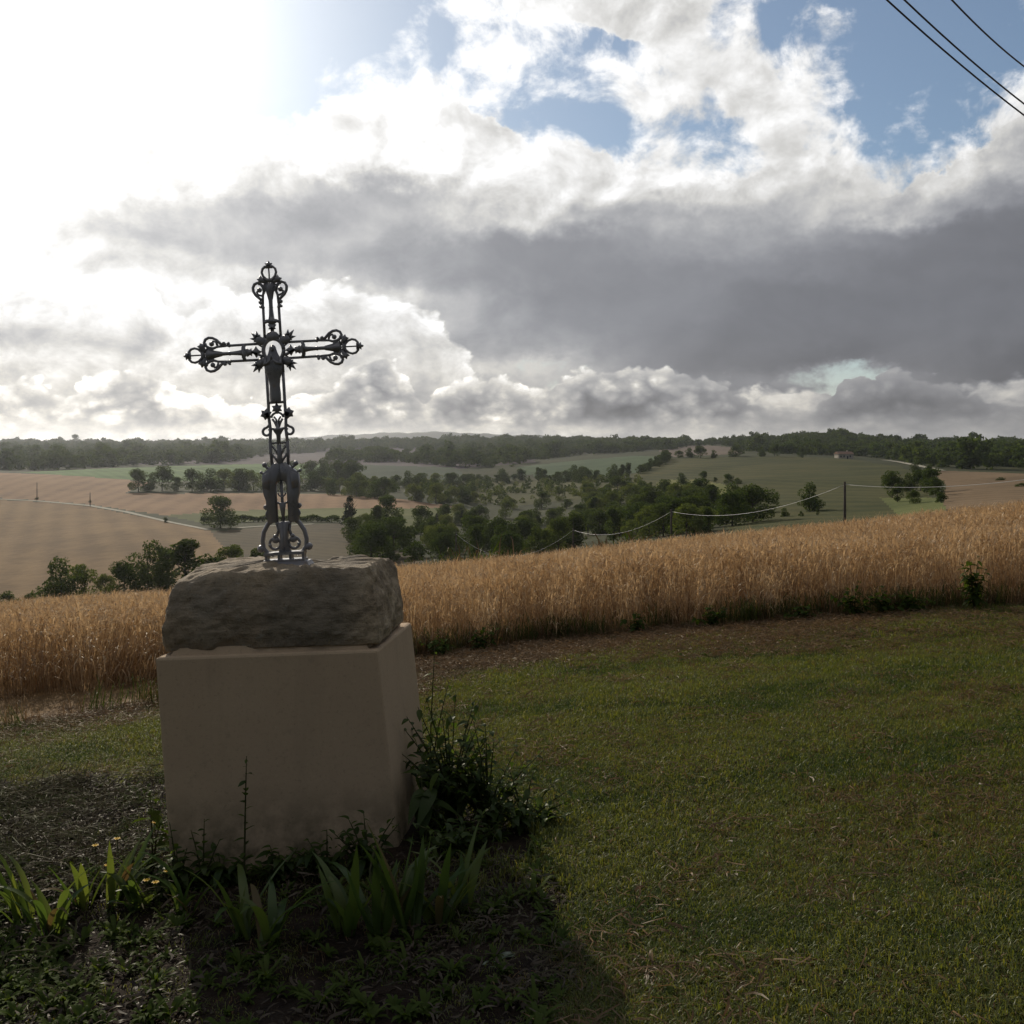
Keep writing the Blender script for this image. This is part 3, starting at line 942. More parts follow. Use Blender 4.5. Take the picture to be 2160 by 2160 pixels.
row([(268, 1038), (420, 1036), (560, 1034), (690, 1036), (770, 1042)], 'hedge trees above the orange field', 'the dark trees along the top of the orange field', ('oak', 'oak', 'pale'), 6.5, (6, 12))
row([(540, 1014), (600, 1010), (680, 1010), (745, 1022)], 'trees behind the orange field hedge', 'the hazy trees behind the orange field hedge', ('oak', 'oak'), 12, (8, 15))
row([(700, 1043), (800, 1052), (900, 1060), (1000, 1056)], 'trees along the right end of the orange field', 'the dark trees beyond the right end of the orange field', ('oak', 'oak', 'tall', 'pale'), 7, (6, 11), 6)
row([(800, 1030), (900, 1028), (1000, 1020), (1090, 1012)], 'trees on the bank under the dark green slope', 'the hazy trees below the dark green slope', ('oak', 'oak', 'pale'), 9, (5, 10), 4)
row([(1095, 1010), (1180, 1016), (1260, 1014), (1345, 1008)], 'trees under the green field in the middle', 'the trees along the foot of the middle green field', ('oak', 'oak', 'tall'), 8, (6, 12), 6)
row([(1345, 1000), (1385, 985), (1410, 968)], 'hedge up the side of the green field', 'the small trees up the side of the middle green field', ('oak', 'bush'), 9, (4, 8))
row([(1400, 966), (1500, 965), (1620, 963), (1720, 966)], 'hedge along the top of the hillside', 'the small trees along the top of the green hillside', ('oak', 'oak', 'bush'), 13, (5, 10), 4)
row([(690, 965), (760, 963), (850, 966), (920, 970)], 'trees on the far fallow fields', 'the distant grey trees on the fallow fields', ('oak',), 26, (8, 14), 10)
# clipped hedge beside the track: one thing
hb = bmesh.new()
hp_ = [spot(px, depth_of(px, py)) for px, py in ((424, 1106), (470, 1103), (520, 1101), (570, 1100), (620, 1100), (670, 1101), (715, 1103))]
ho = hp_[0].copy()
HP, HN = [], []
for a, b in zip(hp_, hp_[1:]):
    for i in range(900):
        q = a.lerp(b, random.random())
        h_ = 2.2 + 0.5 * math.sin(q.x * .7) + random.uniform(-.3, .2)
        an = random.uniform(0, math.pi)
        HP.append((q.x - ho.x + random.uniform(-.3, .3), q.y - ho.y + 1.0 * math.cos(an), zat(q.x, q.y) - ho.z + h_ * math.sin(an) ** .5 * random.uniform(.7, 1)))
        HN.append((0, math.cos(an), math.sin(an)))
V_, F_, va_ = leaf_cards(np.array(HP), np.array(HN), 0.26, rng)
tag(obj_me('hedge', mesh_np('hedge', V_, F_, m_leaf, attrs={'var': va_}), None, ho), 'long low clipped hedge beside the farm track below the hay meadow', 'hedge')

# --- the valley wood: the trees that show largest, one by one
WOOD = [(900, 1105), (985, 1085), (1080, 1068), (1200, 1052), (1330, 1030), (1400, 1044), (1480, 1056), (1560, 1072), (1610, 1100), (1480, 1128), (1300, 1152), (1100, 1182), (900, 1195), (760, 1196), (700, 1150), (770, 1120)]
done = []
tries = 0
while len(done) < 175 and tries < 9000:
    tries += 1
    px, py = (random.uniform(700, 1610), random.uniform(1030, 1195)) if len(done) < 115 else (random.uniform(1230, 1600), random.uniform(1040, 1130))
    if not inside(WOOD, np.array([px]), np.array([py]))[0]:
        continue
    d = depth_of(px, py)
    x = (px - CX) / F * d
    if any((x - a) ** 2 + (d - b) ** 2 < (6.4 if len(done) < 115 else 4.8) ** 2 for a, b in done):
        continue
    if any((x - o.location.x) ** 2 + (d - o.location.y) ** 2 < 4 ** 2 for o in COL.objects if o.get('group') == GV):
        continue
    done.append((x, d))
    k = random.choice(('oak', 'oak', 'oak', 'pale', 'tall', 'bush'))
    tree(px, d, random.uniform(5, 9) * (0.7 if k == 'bush' else 1), k, {'oak': 'dark green broadleaf tree in the crowd of the valley wood', 'pale': 'pale green tree in the crowd of the valley wood', 'tall': 'slender upright tree in the crowd of the valley wood', 'bush': 'low bushy growth in the crowd of the valley wood'}[k], {'oak': 'dark trees', 'pale': 'pale trees', 'tall': 'slender trees', 'bush': 'low bushes'}[k] + ' of the valley wood', random.uniform(0.95, 1.3))

# --- woods too far off to count: crowns scattered over the ridges
WC = [crown_mesh('wood_crown', 300 + i, 12, 240, 0.075, mat=m_leaf, base=0.05) for i in range(5)]
WP = [crown_mesh('scrub_crown', 320 + i, 12, 240, 0.075, mat=(m_leaf_light, m_leaf)[i % 2], base=0.0) for i in range(4)]
def wood(name, poly, step, hm, label, crowns=None):
    WC_ = crowns or WC
    pts, P = [], poly
    xs, ys = [p[0] for p in P], [p[1] for p in P]
    ok = inside(P, pxg, pyg) & (yg > 500)
    jj_, ii_ = np.nonzero(ok)
    # area of the grid cells decides how many trees each holds
    wid = 5.0 / F * yg[jj_, ii_]
    dep = np.gradient(GY)[jj_]
    cnt = rng.poisson(np.clip(wid * dep / step ** 2, 0, 4))
    rep = np.repeat(np.arange(len(jj_)), cnt)
    y = yg[jj_[rep], ii_[rep]] + rng.uniform(-.5, .5, len(rep)) * dep[rep]
    px = pxg[jj_[rep], ii_[rep]] + rng.uniform(-2.5, 2.5, len(rep))
    z = GZ[jj_[rep], ii_[rep]]
    k = len(y)
    s = rng.uniform(*hm, k) * (1 + 0.22 * np.sin(px * 0.05 + y * 0.01) + 0.22 * np.sin(px * 0.021 + 2) * np.sin(px * 0.093) + (rng.uniform(0, 1, k) < .04) * .45)
    pts = np.stack([(px - CX) / F * y, y, z - 0.8], -1)
    rot = np.stack([np.zeros(k), np.zeros(k), rng.uniform(0, 6.28, k)], -1)
    return instancer(name, pts, rot, s, rng.integers(0, len(WC_), k), WC_, label=label, cat='woodland')

wood('wooded_ridge', [(-700, 940), (0, 938), (690, 938), (700, 950), (660, 956), (560, 960), (480, 976), (300, 983), (60, 994), (-700, 988)], 15, (9, 14), 'hazy dark wood along the ridge at the left under the sky')
wood('wooded_ridge', [(690, 930), (1100, 930), (1480, 930), (1440, 946), (1400, 950), (1300, 956), (1220, 960), (1120, 974), (1080, 986), (960, 986), (830, 975), (700, 976), (700, 966), (930, 966), (945, 950), (700, 950)], 14, (9, 14), 'dark wood along the middle ridge below the distant blue hills')
wood('wooded_ridge', [(1370, 928), (1570, 928), (1570, 942), (1480, 940), (1370, 945)], 13, (6, 10), 'thin dark fringe of trees on the skyline above the small tan field')
wood('wooded_hill', [(1440, 925), (1560, 915), (1750, 905), (1900, 925), (2020, 938), (1990, 960), (1965, 990), (1900, 972), (1790, 961), (1640, 958), (1560, 950), (1545, 942)], 12, (8, 12), 'dark wood over the rounded hill at the right')
wood('wooded_hill', [(2000, 940), (2160, 930), (2860, 930), (2860, 992), (2160, 994), (1990, 988), (1985, 970)], 12, (9, 14), 'dark wood on the far right behind the tan field')
wood('wooded_bank', [(690, 1012), (850, 1024), (1000, 1012), (1095, 1006), (1180, 1012), (1330, 1006), (1370, 1030), (1200, 1052), (1080, 1068), (985, 1062), (900, 1050), (770, 1040)], 12, (2.5, 5.5), 'scrubby bank of small trees between the valley wood and the slopes', WP)

# ------------------------------------------------------------------ plinth, stone block, iron cross
LEAN = 0.072                                  # the monument leans to the left (sideways shift per metre)
m_render, nt = material('cream_render')
P = nt.node('ShaderNodeTexCoord').outputs['Object']
f = nt.noise(P, 2.5, 6, 0.6)
sp = nt.noise(P, 9, 4, 0.65)
z_ = nt.sep(P)[2]
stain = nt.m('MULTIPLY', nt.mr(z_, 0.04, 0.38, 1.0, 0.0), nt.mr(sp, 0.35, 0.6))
c = nt.ramp(f, [(0.3, (0.44, 0.325, 0.215)), (0.7, (0.475, 0.355, 0.236))])
Ps = nt.vm('MULTIPLY', P, (9.0, 9.0, 0.9))
streak = nt.noise(Ps, 1.0, 5, 0.6)
c = nt.mix(nt.mr(streak, 0.54, 0.74, 0.0, 0.22), c, (0.27, 0.21, 0.145))
speck = nt.noise(P, 75, 5, 0.75)
c = nt.mix(nt.mr(speck, 0.56, 0.70, 0.0, 0.5), c, (0.20, 0.16, 0.11))
c = nt.mix(nt.mr(speck, 0.30, 0.40, 0.35, 0.0), c, (0.58, 0.47, 0.33))
grime = nt.noise(P, 16, 6, 0.7)
c = nt.mix(nt.mr(grime, 0.58, 0.72, 0.0, 0.35), c, (0.25, 0.20, 0.14))
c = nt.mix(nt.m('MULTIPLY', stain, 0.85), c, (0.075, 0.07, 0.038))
hgt = nt.m('MULTIPLY', nt.noise(P, 180, 4, 0.65), 0.5)
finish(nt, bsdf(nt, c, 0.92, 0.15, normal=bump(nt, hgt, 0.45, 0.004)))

m_stone, nt = material('old_stone')
P = nt.node('ShaderNodeTexCoord').outputs['Object']
f = nt.noise(P, 5, 9, 0.68, 0.4)
g = nt.noise(P, 1.7, 4, 0.55)
h_ = nt.noise(P, 42, 4, 0.7)
c = nt.ramp(nt.m('ADD', nt.m('MULTIPLY', f, 0.7), nt.m('MULTIPLY', h_, 0.3)), [(0.30, (0.11, 0.086, 0.06)), (0.45, (0.27, 0.21, 0.14)), (0.56, (0.42, 0.33, 0.22)), (0.72, (0.55, 0.47, 0.35))])
xx, yy, zz = nt.sep(P)[:3]
blot = nt.mr(nt.m('ADD', g, nt.m('MULTIPLY', nt.m('SUBTRACT', f, 0.5), 0.6)), 0.40, 0.56)
fl = nt.mr(nt.m('ADD', xx, nt.m('MULTIPLY', g, 0.15)), 0.36, 0.50, 0.0, 0.8)      # bare ochre corner at the right, lichen elsewhere
c = nt.mix(nt.m('MULTIPLY', blot, nt.m('SUBTRACT', 0.75, fl)), c, (0.15, 0.13, 0.10))
c = nt.mix(nt.mr(h_, 0.58, 0.68, 0.0, 0.7), c, (0.11, 0.08, 0.05))
c = nt.mix(nt.mr(nt.noise(P, 24, 5, 0.7), 0.60, 0.68, 0.0, 0.5), c, (0.30, 0.29, 0.25))
finish(nt, bsdf(nt, c, 0.9, 0.2, normal=bump(nt, nt.m('ADD', nt.m('ADD', f, nt.m('MULTIPLY', h_, 0.5)), nt.m('ADD', nt.m('MULTIPLY', nt.noise(P, 130, 4, 0.7), 0.25), nt.m('MULTIPLY', nt.noise(nt.vm('MULTIPLY', P, (1, 1, 6)), 6, 6, 0.7), 0.7))), 1.0, 0.016)))

# plinth: bottom and top corners (front left, front right, back right, back left)
TOPZ = -0.906
def at(px, y, z):
    return Vector(((px - CX) / F * y, y, z))
t0, t1, t2 = at(326, 4.50, TOPZ), at(796, 4.66, -0.902), at(868, 5.40, -0.902)
t3 = t0 + (t2 - t1)
top4 = [t0, t1, t2, t3]
bot4 = []
for i, (p, dxb) in enumerate(zip(top4, (0.075, 0.105, 0.105, 0.075))):
    bot4.append(Vector((p.x + dxb * 1.05, p.y, 0)))
for p in bot4:
    p.z = float(near_z(p.x, p.y)) - 0.12
org = sum(bot4, Vector()) / 4
org.z = float(near_z(org.x, org.y))
plinth = tag(empty('stone_plinth', org), 'cream rendered square plinth carrying the rough stone block', 'plinth')
bm = bmesh.new()
K = 8
rings = []
for k in range(K + 1):
    t = k / K
    rings.append([bm.verts.new(a.lerp(b, t) - org + Vector((noise.noise(a * 3 + Vector((0, 0, k * .7))), noise.noise(a * 5 + Vector((k * .7, 0, 0))), 0)) * .0010) for a, b in zip(bot4, top4)])
for r0, r1 in zip(rings, rings[1:]):
    for i in range(4):
        bm.faces.new((r0[i], r0[(i + 1) % 4], r1[(i + 1) % 4], r1[i]))
bm.faces.new(rings[-1])
bm.faces.new(rings[0])
o = bm_obj('rendered_body', bm, m_render, plinth)
bv = o.modifiers.new('bevel', 'BEVEL')
bv.width, bv.segments, bv.limit_method, bv.angle_limit = 0.012, 2, 'ANGLE', R(40)
# mortar bed between plinth and block, drawn in from the plinth edge
bm = bmesh.new()
c4 = sum(top4, Vector()) / 4
lo = [bm.verts.new(c4 + (p - c4) * 0.90 + Vector((0.0, 0, -0.003)) - org) for p in top4]
hi = [bm.verts.new(c4 + (p - c4) * 0.86 + Vector((0.0, 0, 0.03)) - org) for p in top4]
for i in range(4):
    bm.faces.new((lo[i], lo[(i + 1) % 4], hi[(i + 1) % 4], hi[i]))
bm.faces.new(hi)
bm_obj('mortar_bed', bm, m_render, plinth)

# rough stone block
so = Vector((c4.x - 0.01, c4.y, TOPZ + 0.015))
B8 = [at(354, 4.56, TOPZ + 0.012), at(797, 4.70, TOPZ + 0.02), at(848, 5.30, TOPZ + 0.02), at(372, 5.24, TOPZ + 0.012)]
T8 = [at(372, 4.63, -0.585), at(778, 4.76, -0.545), at(826, 5.28, -0.562), at(432, 5.22, -0.555)]
M8 = [at(344, 4.53, -0.74), at(803, 4.68, -0.74), at(857, 5.31, -0.735), at(362, 5.26, -0.74)]
bm = bmesh.new()
NU, NV = 52, 26
def ringpts(c):
    pts = []
    for i in range(4):
        a, b = c[i], c[(i + 1) % 4]
        k = NU if i % 2 == 0 else 34
        pts += [a.lerp(b, j / k) for j in range(k)]
    return pts
rows_ = []
for k in range(NV + 1):
    t = k / NV
    c = [(a * (1 - t) ** 2 + (1.25 * m_ - 0.25 * (a + b) / 2) * 2 * t * (1 - t) + b * t * t) for a, m_, b in zip(B8, M8, T8)]
    rows_.append(ringpts(c))
ct = sum(T8, Vector()) / 4
caps = []
for s in (0.97, 0.9, 0.72, 0.48, 0.22):
    caps.append([ct + (p - ct) * s + Vector((0, 0, 0.006 + 0.012 * (1 - s))) for p in rows_[-1]])
allr = rows_ + caps
vr = [[bm.verts.new(p - so) for p in r] for r in allr]
L_ = len(vr[0])
for r0, r1 in zip(vr, vr[1:]):
    for i in range(L_):
        bm.faces.new((r0[i], r0[(i + 1) % L_], r1[(i + 1) % L_], r1[i]))
bm.faces.new(vr[-1])
bm.faces.new(vr[0])
bm.normal_update()
for v in list(bm.verts):
    p = v.co
    rough = noise.fractal(p * 7.0, 0.9, 2.1, 5) * 0.017 + noise.noise(p * 2.6 + Vector((3, 1, 2))) * 0.020 + noise.fractal(p * 22, 0.9, 2, 4) * 0.008
    v.co = p + v.normal * rough
    if p.z > 0.2:                                   # worn upper left shoulder
        d = max(0, -p.x - 0.22)
        v.co.z -= 0.30 * d * d * 1.4
    if p.z > 0.30:
        v.co.z += 0.014 * noise.fractal(Vector((p.x * 6, p.y * 14, 1)), 0.9, 2, 4)
block = bm_obj('stone_block', bm, m_stone, None, True, so)
tag(block, 'rough weathered limestone block lying on the cream plinth under the cross', 'stone block')
md = block.modifiers.new('finer', 'SUBSURF')
md.levels = md.render_levels = 1
md.subdivision_type = 'SIMPLE'

# ------------------------------------------------------------------ the cross: local x across, z up (units of the traced ornament, 1 unit = S metres)
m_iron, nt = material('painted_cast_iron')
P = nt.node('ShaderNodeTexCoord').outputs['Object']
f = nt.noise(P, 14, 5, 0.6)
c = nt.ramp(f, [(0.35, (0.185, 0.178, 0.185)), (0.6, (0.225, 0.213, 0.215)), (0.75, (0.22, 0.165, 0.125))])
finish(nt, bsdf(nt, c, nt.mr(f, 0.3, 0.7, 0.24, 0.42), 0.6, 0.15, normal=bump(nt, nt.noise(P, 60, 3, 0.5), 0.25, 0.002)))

CY = 4.93
S = CY / F / 4.6                       # one traced unit (1/4.6 photograph pixel) in metres at the cross
foot = Vector(((604 - CX) / F * CY, CY, -(1198 - HY) / F * CY - 0.008))
cross = tag(empty('wayside_cross', foot, (0, R(-3.35), 0)), 'openwork cast iron wayside cross standing on the rough stone block', 'cross')
TH = 0.020                             # thickness of the castings


class Piece:
    """collects shapes given in traced units in a frame (u across, w along), placed at origin o and turned by ang"""
    def __init__(self, ox=0.0, oz=0.0, ang=0.0):
        self.bm, self.o, self.c, self.s = bmesh.new(), (ox, oz), math.cos(ang), math.sin(ang)

    def q(self, u, w):
        return ((self.o[0] + u * self.c + w * self.s) * S, (self.o[1] - u * self.s + w * self.c) * S)

    def line(self, pts, r=9, sides=6, y=0.0, taper=None):
        P3 = []
        for u, w in pts:
            x, z = self.q(u, w)
            P3.append((x, y, z))
        n_ = len(P3)
        rad = [r * S * (taper[0] + (taper[1] - taper[0]) * i / (n_ - 1)) for i in range(n_)] if taper else r * S
        tube(self.bm, P3, rad, sides)

    def poly(self, pts, t=TH, bev=0.004):
        slab(self.bm, [self.q(u, w) for u, w in pts], t, bev)

    def arc(self, u, w, r, a0, a1, rad=9, k=12, shrink=1.0):
        self.line([(u + r * (1 + (shrink - 1) * i / k) * math.cos(R(a0 + (a1 - a0) * i / k)), w + r * (1 + (shrink - 1) * i / k) * math.sin(R(a0 + (a1 - a0) * i / k))) for i in range(k + 1)], rad)

    def ball(self, u, w, r, sy=1.0, y=0.0):
        x, z = self.q(u, w)
        ball(self.bm, (x, y, z), r * S, 2, 1, sy, 1)

    def star(self, u, w, r, k=6, inner=0.55, rot=0.0, t=TH):
        self.poly([(u + (r if i % 2 == 0 else r * inner) * math.sin(math.pi * i / k + rot), w + (r if i % 2 == 0 else r * inner) * math.cos(math.pi * i / k + rot)) for i in range(2 * k)], t)

    def leaf(self, u, w, ln, wd, a, lobes=3, t=TH * 0.8):
        """a little cast leaf with pointed lobes, growing in direction a (degrees from the w axis)"""
        ca, sa = math.cos(R(a)), math.sin(R(a))
        prof = []
        for i in range(lobes):
            f0 = i / lobes
            prof += [(f0 * ln + ln * 0.04, wd * (0.32 + 0.25 * math.sin(math.pi * f0))), (f0 * ln + ln * 0.22, wd * (0.95 - 0.45 * f0))]
        pts = [(0, -wd * .2)] + [(p, -q) for p, q in prof] + [(ln, 0)] + [(p, q) for p, q in reversed(prof)] + [(0, wd * .2)]
        self.poly([(u + p * sa + q * ca, w + p * ca - q * sa) for p, q in pts], t, 0.002)

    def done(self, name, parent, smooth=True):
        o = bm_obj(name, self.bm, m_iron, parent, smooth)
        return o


def build_arm(name, ang):
    """one of the three like arms, running outwards from the crossing"""
    A = lambda: Piece(0, CW, ang)
    p = A()
    for s in (-1, 1):                                             # the two rails with their bead rings
        p.line([(s * 78, 130), (s * 77, 300), (s * 76, 420), (s * 80, 470), (s * 92, 505), (s * 124, 535)], 14)
        p.ball(s * 77, 425, 18)
        p.leaf(s * 84, 470, 36, 24, s * 65, 2)
        p.leaf(s * 84, 440, 32, 18, s * 115, 2)
    p.poly([(-80, 264), (-44, 276), (-20, 258), (20, 258), (44, 276), (80, 264), (80, 290), (48, 304), (28, 304), (22, 335), (15, 420), (17, 520), (28, 590), (48, 640), (0, 664), (-48, 640), (-28, 590), (-17, 520), (-15, 420), (-22, 335), (-28, 304), (-48, 304), (-80, 290)])
    p.ball(0, 425, 21)
    for s in (-1, 1):                                             # pointed arches over the slots
        p.line([(s * 12, 500), (s * 28, 575), (s * 56, 622)], 11)
        p.line([(s * 76, 460), (s * 72, 540), (s * 52, 612), (s * 20, 662)], 13)
        p.line([(s * 62, 560), (s * 34, 640), (s * 12, 690)], 10)
        p.line([(s * 110, 655), (s * 60, 640), (s * 24, 668)], 11)
    arm = p.done(name, cross)
    p = A()
    p.leaf(0, 272, -74, 44, 0, 2)
    p.star(0, 226, 40, 5, 0.5, math.pi)
    p.done('star_leaf', arm)
    for s in (-1, 1):
        p = A()
        p.line([(s * q[0], q[1]) for q in ((84, 495), (108, 518), (140, 548), (160, 585), (164, 622), (148, 655), (118, 668), (88, 656), (66, 622), (60, 590))], 15)
        p.ball(s * 102, 596, 25)
        p.line([(s * 102, 596), (s * 128, 578), (s * 118, 552), (s * 84, 540)], 12)
        p.done('scroll', arm)
        p = A()
        p.poly([(s * q[0], q[1]) for q in ((20, 690), (40, 655), (84, 668), (112, 660), (106, 684), (122, 704), (98, 712), (84, 738), (66, 716))][::s])
        p.done('side_leaf', arm)
    p = A()
    for s in (-1, 1):
        p.line([(s * q[0], q[1]) for q in ((0, 690), (30, 700), (58, 728), (70, 764), (62, 798), (38, 820), (0, 828))], 13)
    p.poly([(-72, 704), (-40, 676), (0, 664), (40, 676), (72, 704), (40, 706), (0, 700), (-40, 706)])
    p.line([(0, 690), (0, 815)], 8)
    p.done('loop', arm)
    p = A()
    p.poly([(-34, 804), (34, 804), (26, 834), (-26, 834)])
    p.star(0, 838, 40, 5, 0.5)
    p.ball(0, 862, 13)
    p.done('finial', arm)
    return arm


CW = 462 * 4.6                        # height of the crossing
build_arm('arm', 0.0)
build_arm('arm', math.pi / 2)
build_arm('arm', -math.pi / 2)

# crossing: oval open frame round the head of the statuette, four bursts of leaves
p = Piece(0, CW)
k = 28
p.line([(98 * math.cos(2 * math.pi * i / k), 8 + 112 * math.sin(2 * math.pi * i / k)) for i in range(k + 1)], 20, 8)
for s in (-1, 1):
    p.line([(s * 80, 140), (s * 82, 78), (s * 150, 78)], 15)
    p.line([(s * 150, -80), (s * 82, -82), (s * 82, -210)], 15)
    p.poly([(s * 108, -30), (s * 205, 10), (s * 215, 0), (s * 205, -12), (s * 108, -60)] if s > 0 else [(s * 108, -60), (s * 205, -12), (s * 215, 0), (s * 205, 10), (s * 108, -30)])
    p.star(s * 168, 0, 56, 4, 0.55)
    p.line([(s * 100, 40), (s * 150, 76)], 9)
    p.line([(s * 100, -40), (s * 150, -76)], 9)
p.poly([(-62, 108), (62, 108), (66, 150), (40, 182), (0, 196), (-40, 182), (-66, 150)])
p.star(0, 214, 30, 5, 0.5)
cr = p.done('crossing_frame', cross)
for s in (-1, 1):
    for t in (-1, 1):
        p = Piece(0, CW)
        p.poly([(s * 70, t * 84), (s * 100, t * 60), (s * 150, t * 70), (s * 176, t * 110), (s * 160, t * 142), (s * 120, t * 150), (s * 84, t * 130)][::s * t])
        for a, ln in ((8, 84), (42, 100), (82, 84), (118, 52), (-24, 52)):
            p.leaf(s * 142, t * 120, ln, 24, s * a if t > 0 else s * (180 - a), 1)
        p.done('leaf_burst', cr)

# praying statuette, hooded, in front of the openwork
bm = bmesh.new()
def sz(w):
    return (CW + w) * S
prof = [(-500, 46), (-490, 50), (-420, 52), (-340, 50), (-270, 60), (-220, 80), (-170, 90), (-120, 88), (-80, 70), (-40, 54), (-10, 42), (12, 36), (30, 33), (44, 26), (54, 14), (58, 4)]
Vv = []
sides = 20
for w, r in prof:
    ring = []
    for i in range(sides):
        a = 2 * math.pi * i / sides
        fold = 1 + 0.07 * math.sin(a * 6 + w * 0.01) * (1 if w < -60 else 0.2)
        ring.append(bm.verts.new((r * S * fold * math.cos(a), -0.016 + r * S * 0.55 * fold * math.sin(a), sz(w))))
    Vv.append(ring)
for r0, r1 in zip(Vv, Vv[1:]):
    for i in range(sides):
        bm.faces.new((r0[i], r0[(i + 1) % sides], r1[(i + 1) % sides], r1[i]))
bm.faces.new(Vv[0])
bm.faces.new(Vv[-1])
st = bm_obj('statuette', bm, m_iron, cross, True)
bm = bmesh.new()
ball(bm, (0, -0.030, sz(18)), 23 * S, 2, 0.85, 0.9, 1.15)          # face under the veil
ball(bm, (0, -0.0395, sz(16)), 5 * S, 1, 0.7, 0.9, 1.5)
for s in (-1, 1):
    ball(bm, (s * 8.5 * S, -0.0385, sz(24)), 3.2 * S, 1, 1.3, 0.6, 0.8)
ball(bm, (0, -0.0385, sz(5)), 3.4 * S, 1, 1.8, 0.6, 0.6)
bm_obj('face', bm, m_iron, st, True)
bm = bmesh.new()
for s in (-1, 1):                                                  # arms meeting in joined hands
    tube(bm, [(s * 70 * S, -0.022, sz(-70)), (s * 76 * S, -0.034, sz(-135)), (s * 40 * S, -0.048, sz(-120)), (s * 6 * S, -0.055, sz(-88))], [17 * S, 18 * S, 14 * S, 8 * S], 8)
    tube(bm, [(s * 5 * S, -0.056, sz(-92)), (s * 4 * S, -0.058, sz(-62)), (s * 1.5 * S, -0.057, sz(-40))], [7 * S, 6 * S, 2 * S], 6)
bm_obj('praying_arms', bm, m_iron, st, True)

# shaft below the statuette (heights in traced units above the foot)
def W2(y):
    """height above the foot of row y of the enlarged view of the shaft"""
    return (1825 - y) / 4.83 * 4.6
k2 = 4.6 / 4.83
p = Piece()
for s in (-1, 1):
    p.line([(s * 80, CW - 200), (s * 80, W2(0)), (s * 80, W2(150)), (s * 84, W2(260)), (s * 74, W2(400)), (s * 84, W2(520)), (s * 84, W2(620)), (s * 78, W2(760))], 16)
    p.poly([(s * 66, W2(540)), (s * 92, W2(510)), (s * 96, W2(620)), (s * 88, W2(700)), (s * 80, W2(720)), (s * 74, W2(640))][::s])
p.line([(-78, W2(118)), (78, W2(118))], 14)
p.line([(-74, W2(532)), (74, W2(532))], 11)
p.poly([(-14, W2(540)), (-20, W2(450)), (-50, W2(400)), (-72, W2(385)), (-70, W2(370)), (-20, W2(380)), (0, W2(300)), (20, W2(380)), (70, W2(370)), (72, W2(385)), (50, W2(400)), (20, W2(450)), (14, W2(540))])
for s in (-1, 1):
    p.line([(s * 6, W2(380)), (s * 28, W2(320)), (s * 50, W2(285))], 12)
    p.line([(s * 4, W2(350)), (s * 14, W2(290)), (s * 34, W2(262))], 10)
    p.line([(s * 10, W2(660)), (s * 40, W2(600)), (s * 78, W2(545))], 11)
    p.line([(s * 12, W2(740)), (s * 40, W2(690)), (s * 78, W2(640))], 12)
    p.line([(s * 14, W2(545)), (s * 10, W2(760))], 10)
p.arc(0, W2(285), 60, 10, 170, 12)
p.poly([(-18, W2(545)), (18, W2(545)), (26, W2(770)), (-26, W2(770))])
shaft = p.done('shaft', cross)
p = Piece()
p.star(0, W2(180), 56, 6, 0.6)
p.done('star', shaft)
for s in (-1, 1):
    p = Piece()
    p.star(s * 108, W2(232), 58, 6, 0.68, 0.2)
    p.poly([(s * 70, W2(290)), (s * 112, W2(262)), (s * 130, W2(225)), (s * 76, W2(205))][::s])
    p.done('leaf_boss', shaft)
    p = Piece()
    p.line([(s * 76, W2(290)), (s * 84, W2(345)), (s * 112, W2(372))], 13)
    p.arc(s * 112, W2(412), 38, 90, 90 - s * 320, 14, 16, 0.9)
    p.done('scroll', shaft)

# canopied lantern with two solid legs
p = Piece()
for s in (-1, 1):
    p.poly([(0, W2(745)), (s * 60, W2(735)), (s * 96, W2(775)), (s * 150, W2(820)), (s * 176, W2(850)), (s * 180, W2(960)), (s * 172, W2(1050)), (s * 152, W2(1120)), (s * 150, W2(1340)), (s * 62, W2(1340)), (s * 66, W2(1080)), (s * 54, W2(960)), (s * 40, W2(930)), (0, W2(905))][::s], TH * 1.7)
    p.poly([(s * 100, W2(820)), (s * 170, W2(855)), (s * 172, W2(985)), (s * 110, W2(1000))][::s], TH * 2.6)
    p.line([(s * 60, W2(760)), (s * 60, W2(1335))], 13)
    p.line([(s * 10, W2(905)), (s * 10, W2(1330))], 5)
lan = p.done('lantern', cross)
for s in (-1, 1):
    p = Piece()
    p.line([(s * 100, W2(800)), (s * 150, W2(760))], 14)
    p.ball(s * 152, W2(748), 26)
    p.line([(s * 120, W2(850)), (s * 186, W2(826))], 12)
    p.ball(s * 188, W2(824), 17)
    p.ball(s * 40, W2(750), 16, 1.4, -0.008)
    p.done('knob', lan)
    p = Piece()
    p.leaf(s * 150, W2(1200), 46, 20, s * 50, 2)
    p.ball(s * 166, W2(1172), 18)
    p.arc(s * 122, W2(1255), 40, 80, -110 if s > 0 else 270, 11)
    p.line([(s * 150, W2(1215)), (s * 140, W2(1290)), (s * 110, W2(1340))], 13)
    p.done('ear_leaf', lan)
p = Piece()                                                        # flower in the opening
p.line([(0, W2(905)), (0, W2(1330))], 10)
p.poly([(-34, W2(1138)), (34, W2(1138)), (24, W2(1200)), (14, W2(1275)), (-14, W2(1275)), (-24, W2(1200))])
p.arc(0, W2(1040), 36, 180, 360, 8)
p.leaf(-30, W2(1150), 30, 12, -50, 2)
p.leaf(30, W2(1150), 30, 12, 50, 2)
p.ball(0, W2(1085), 16)
p.done('flower', lan)

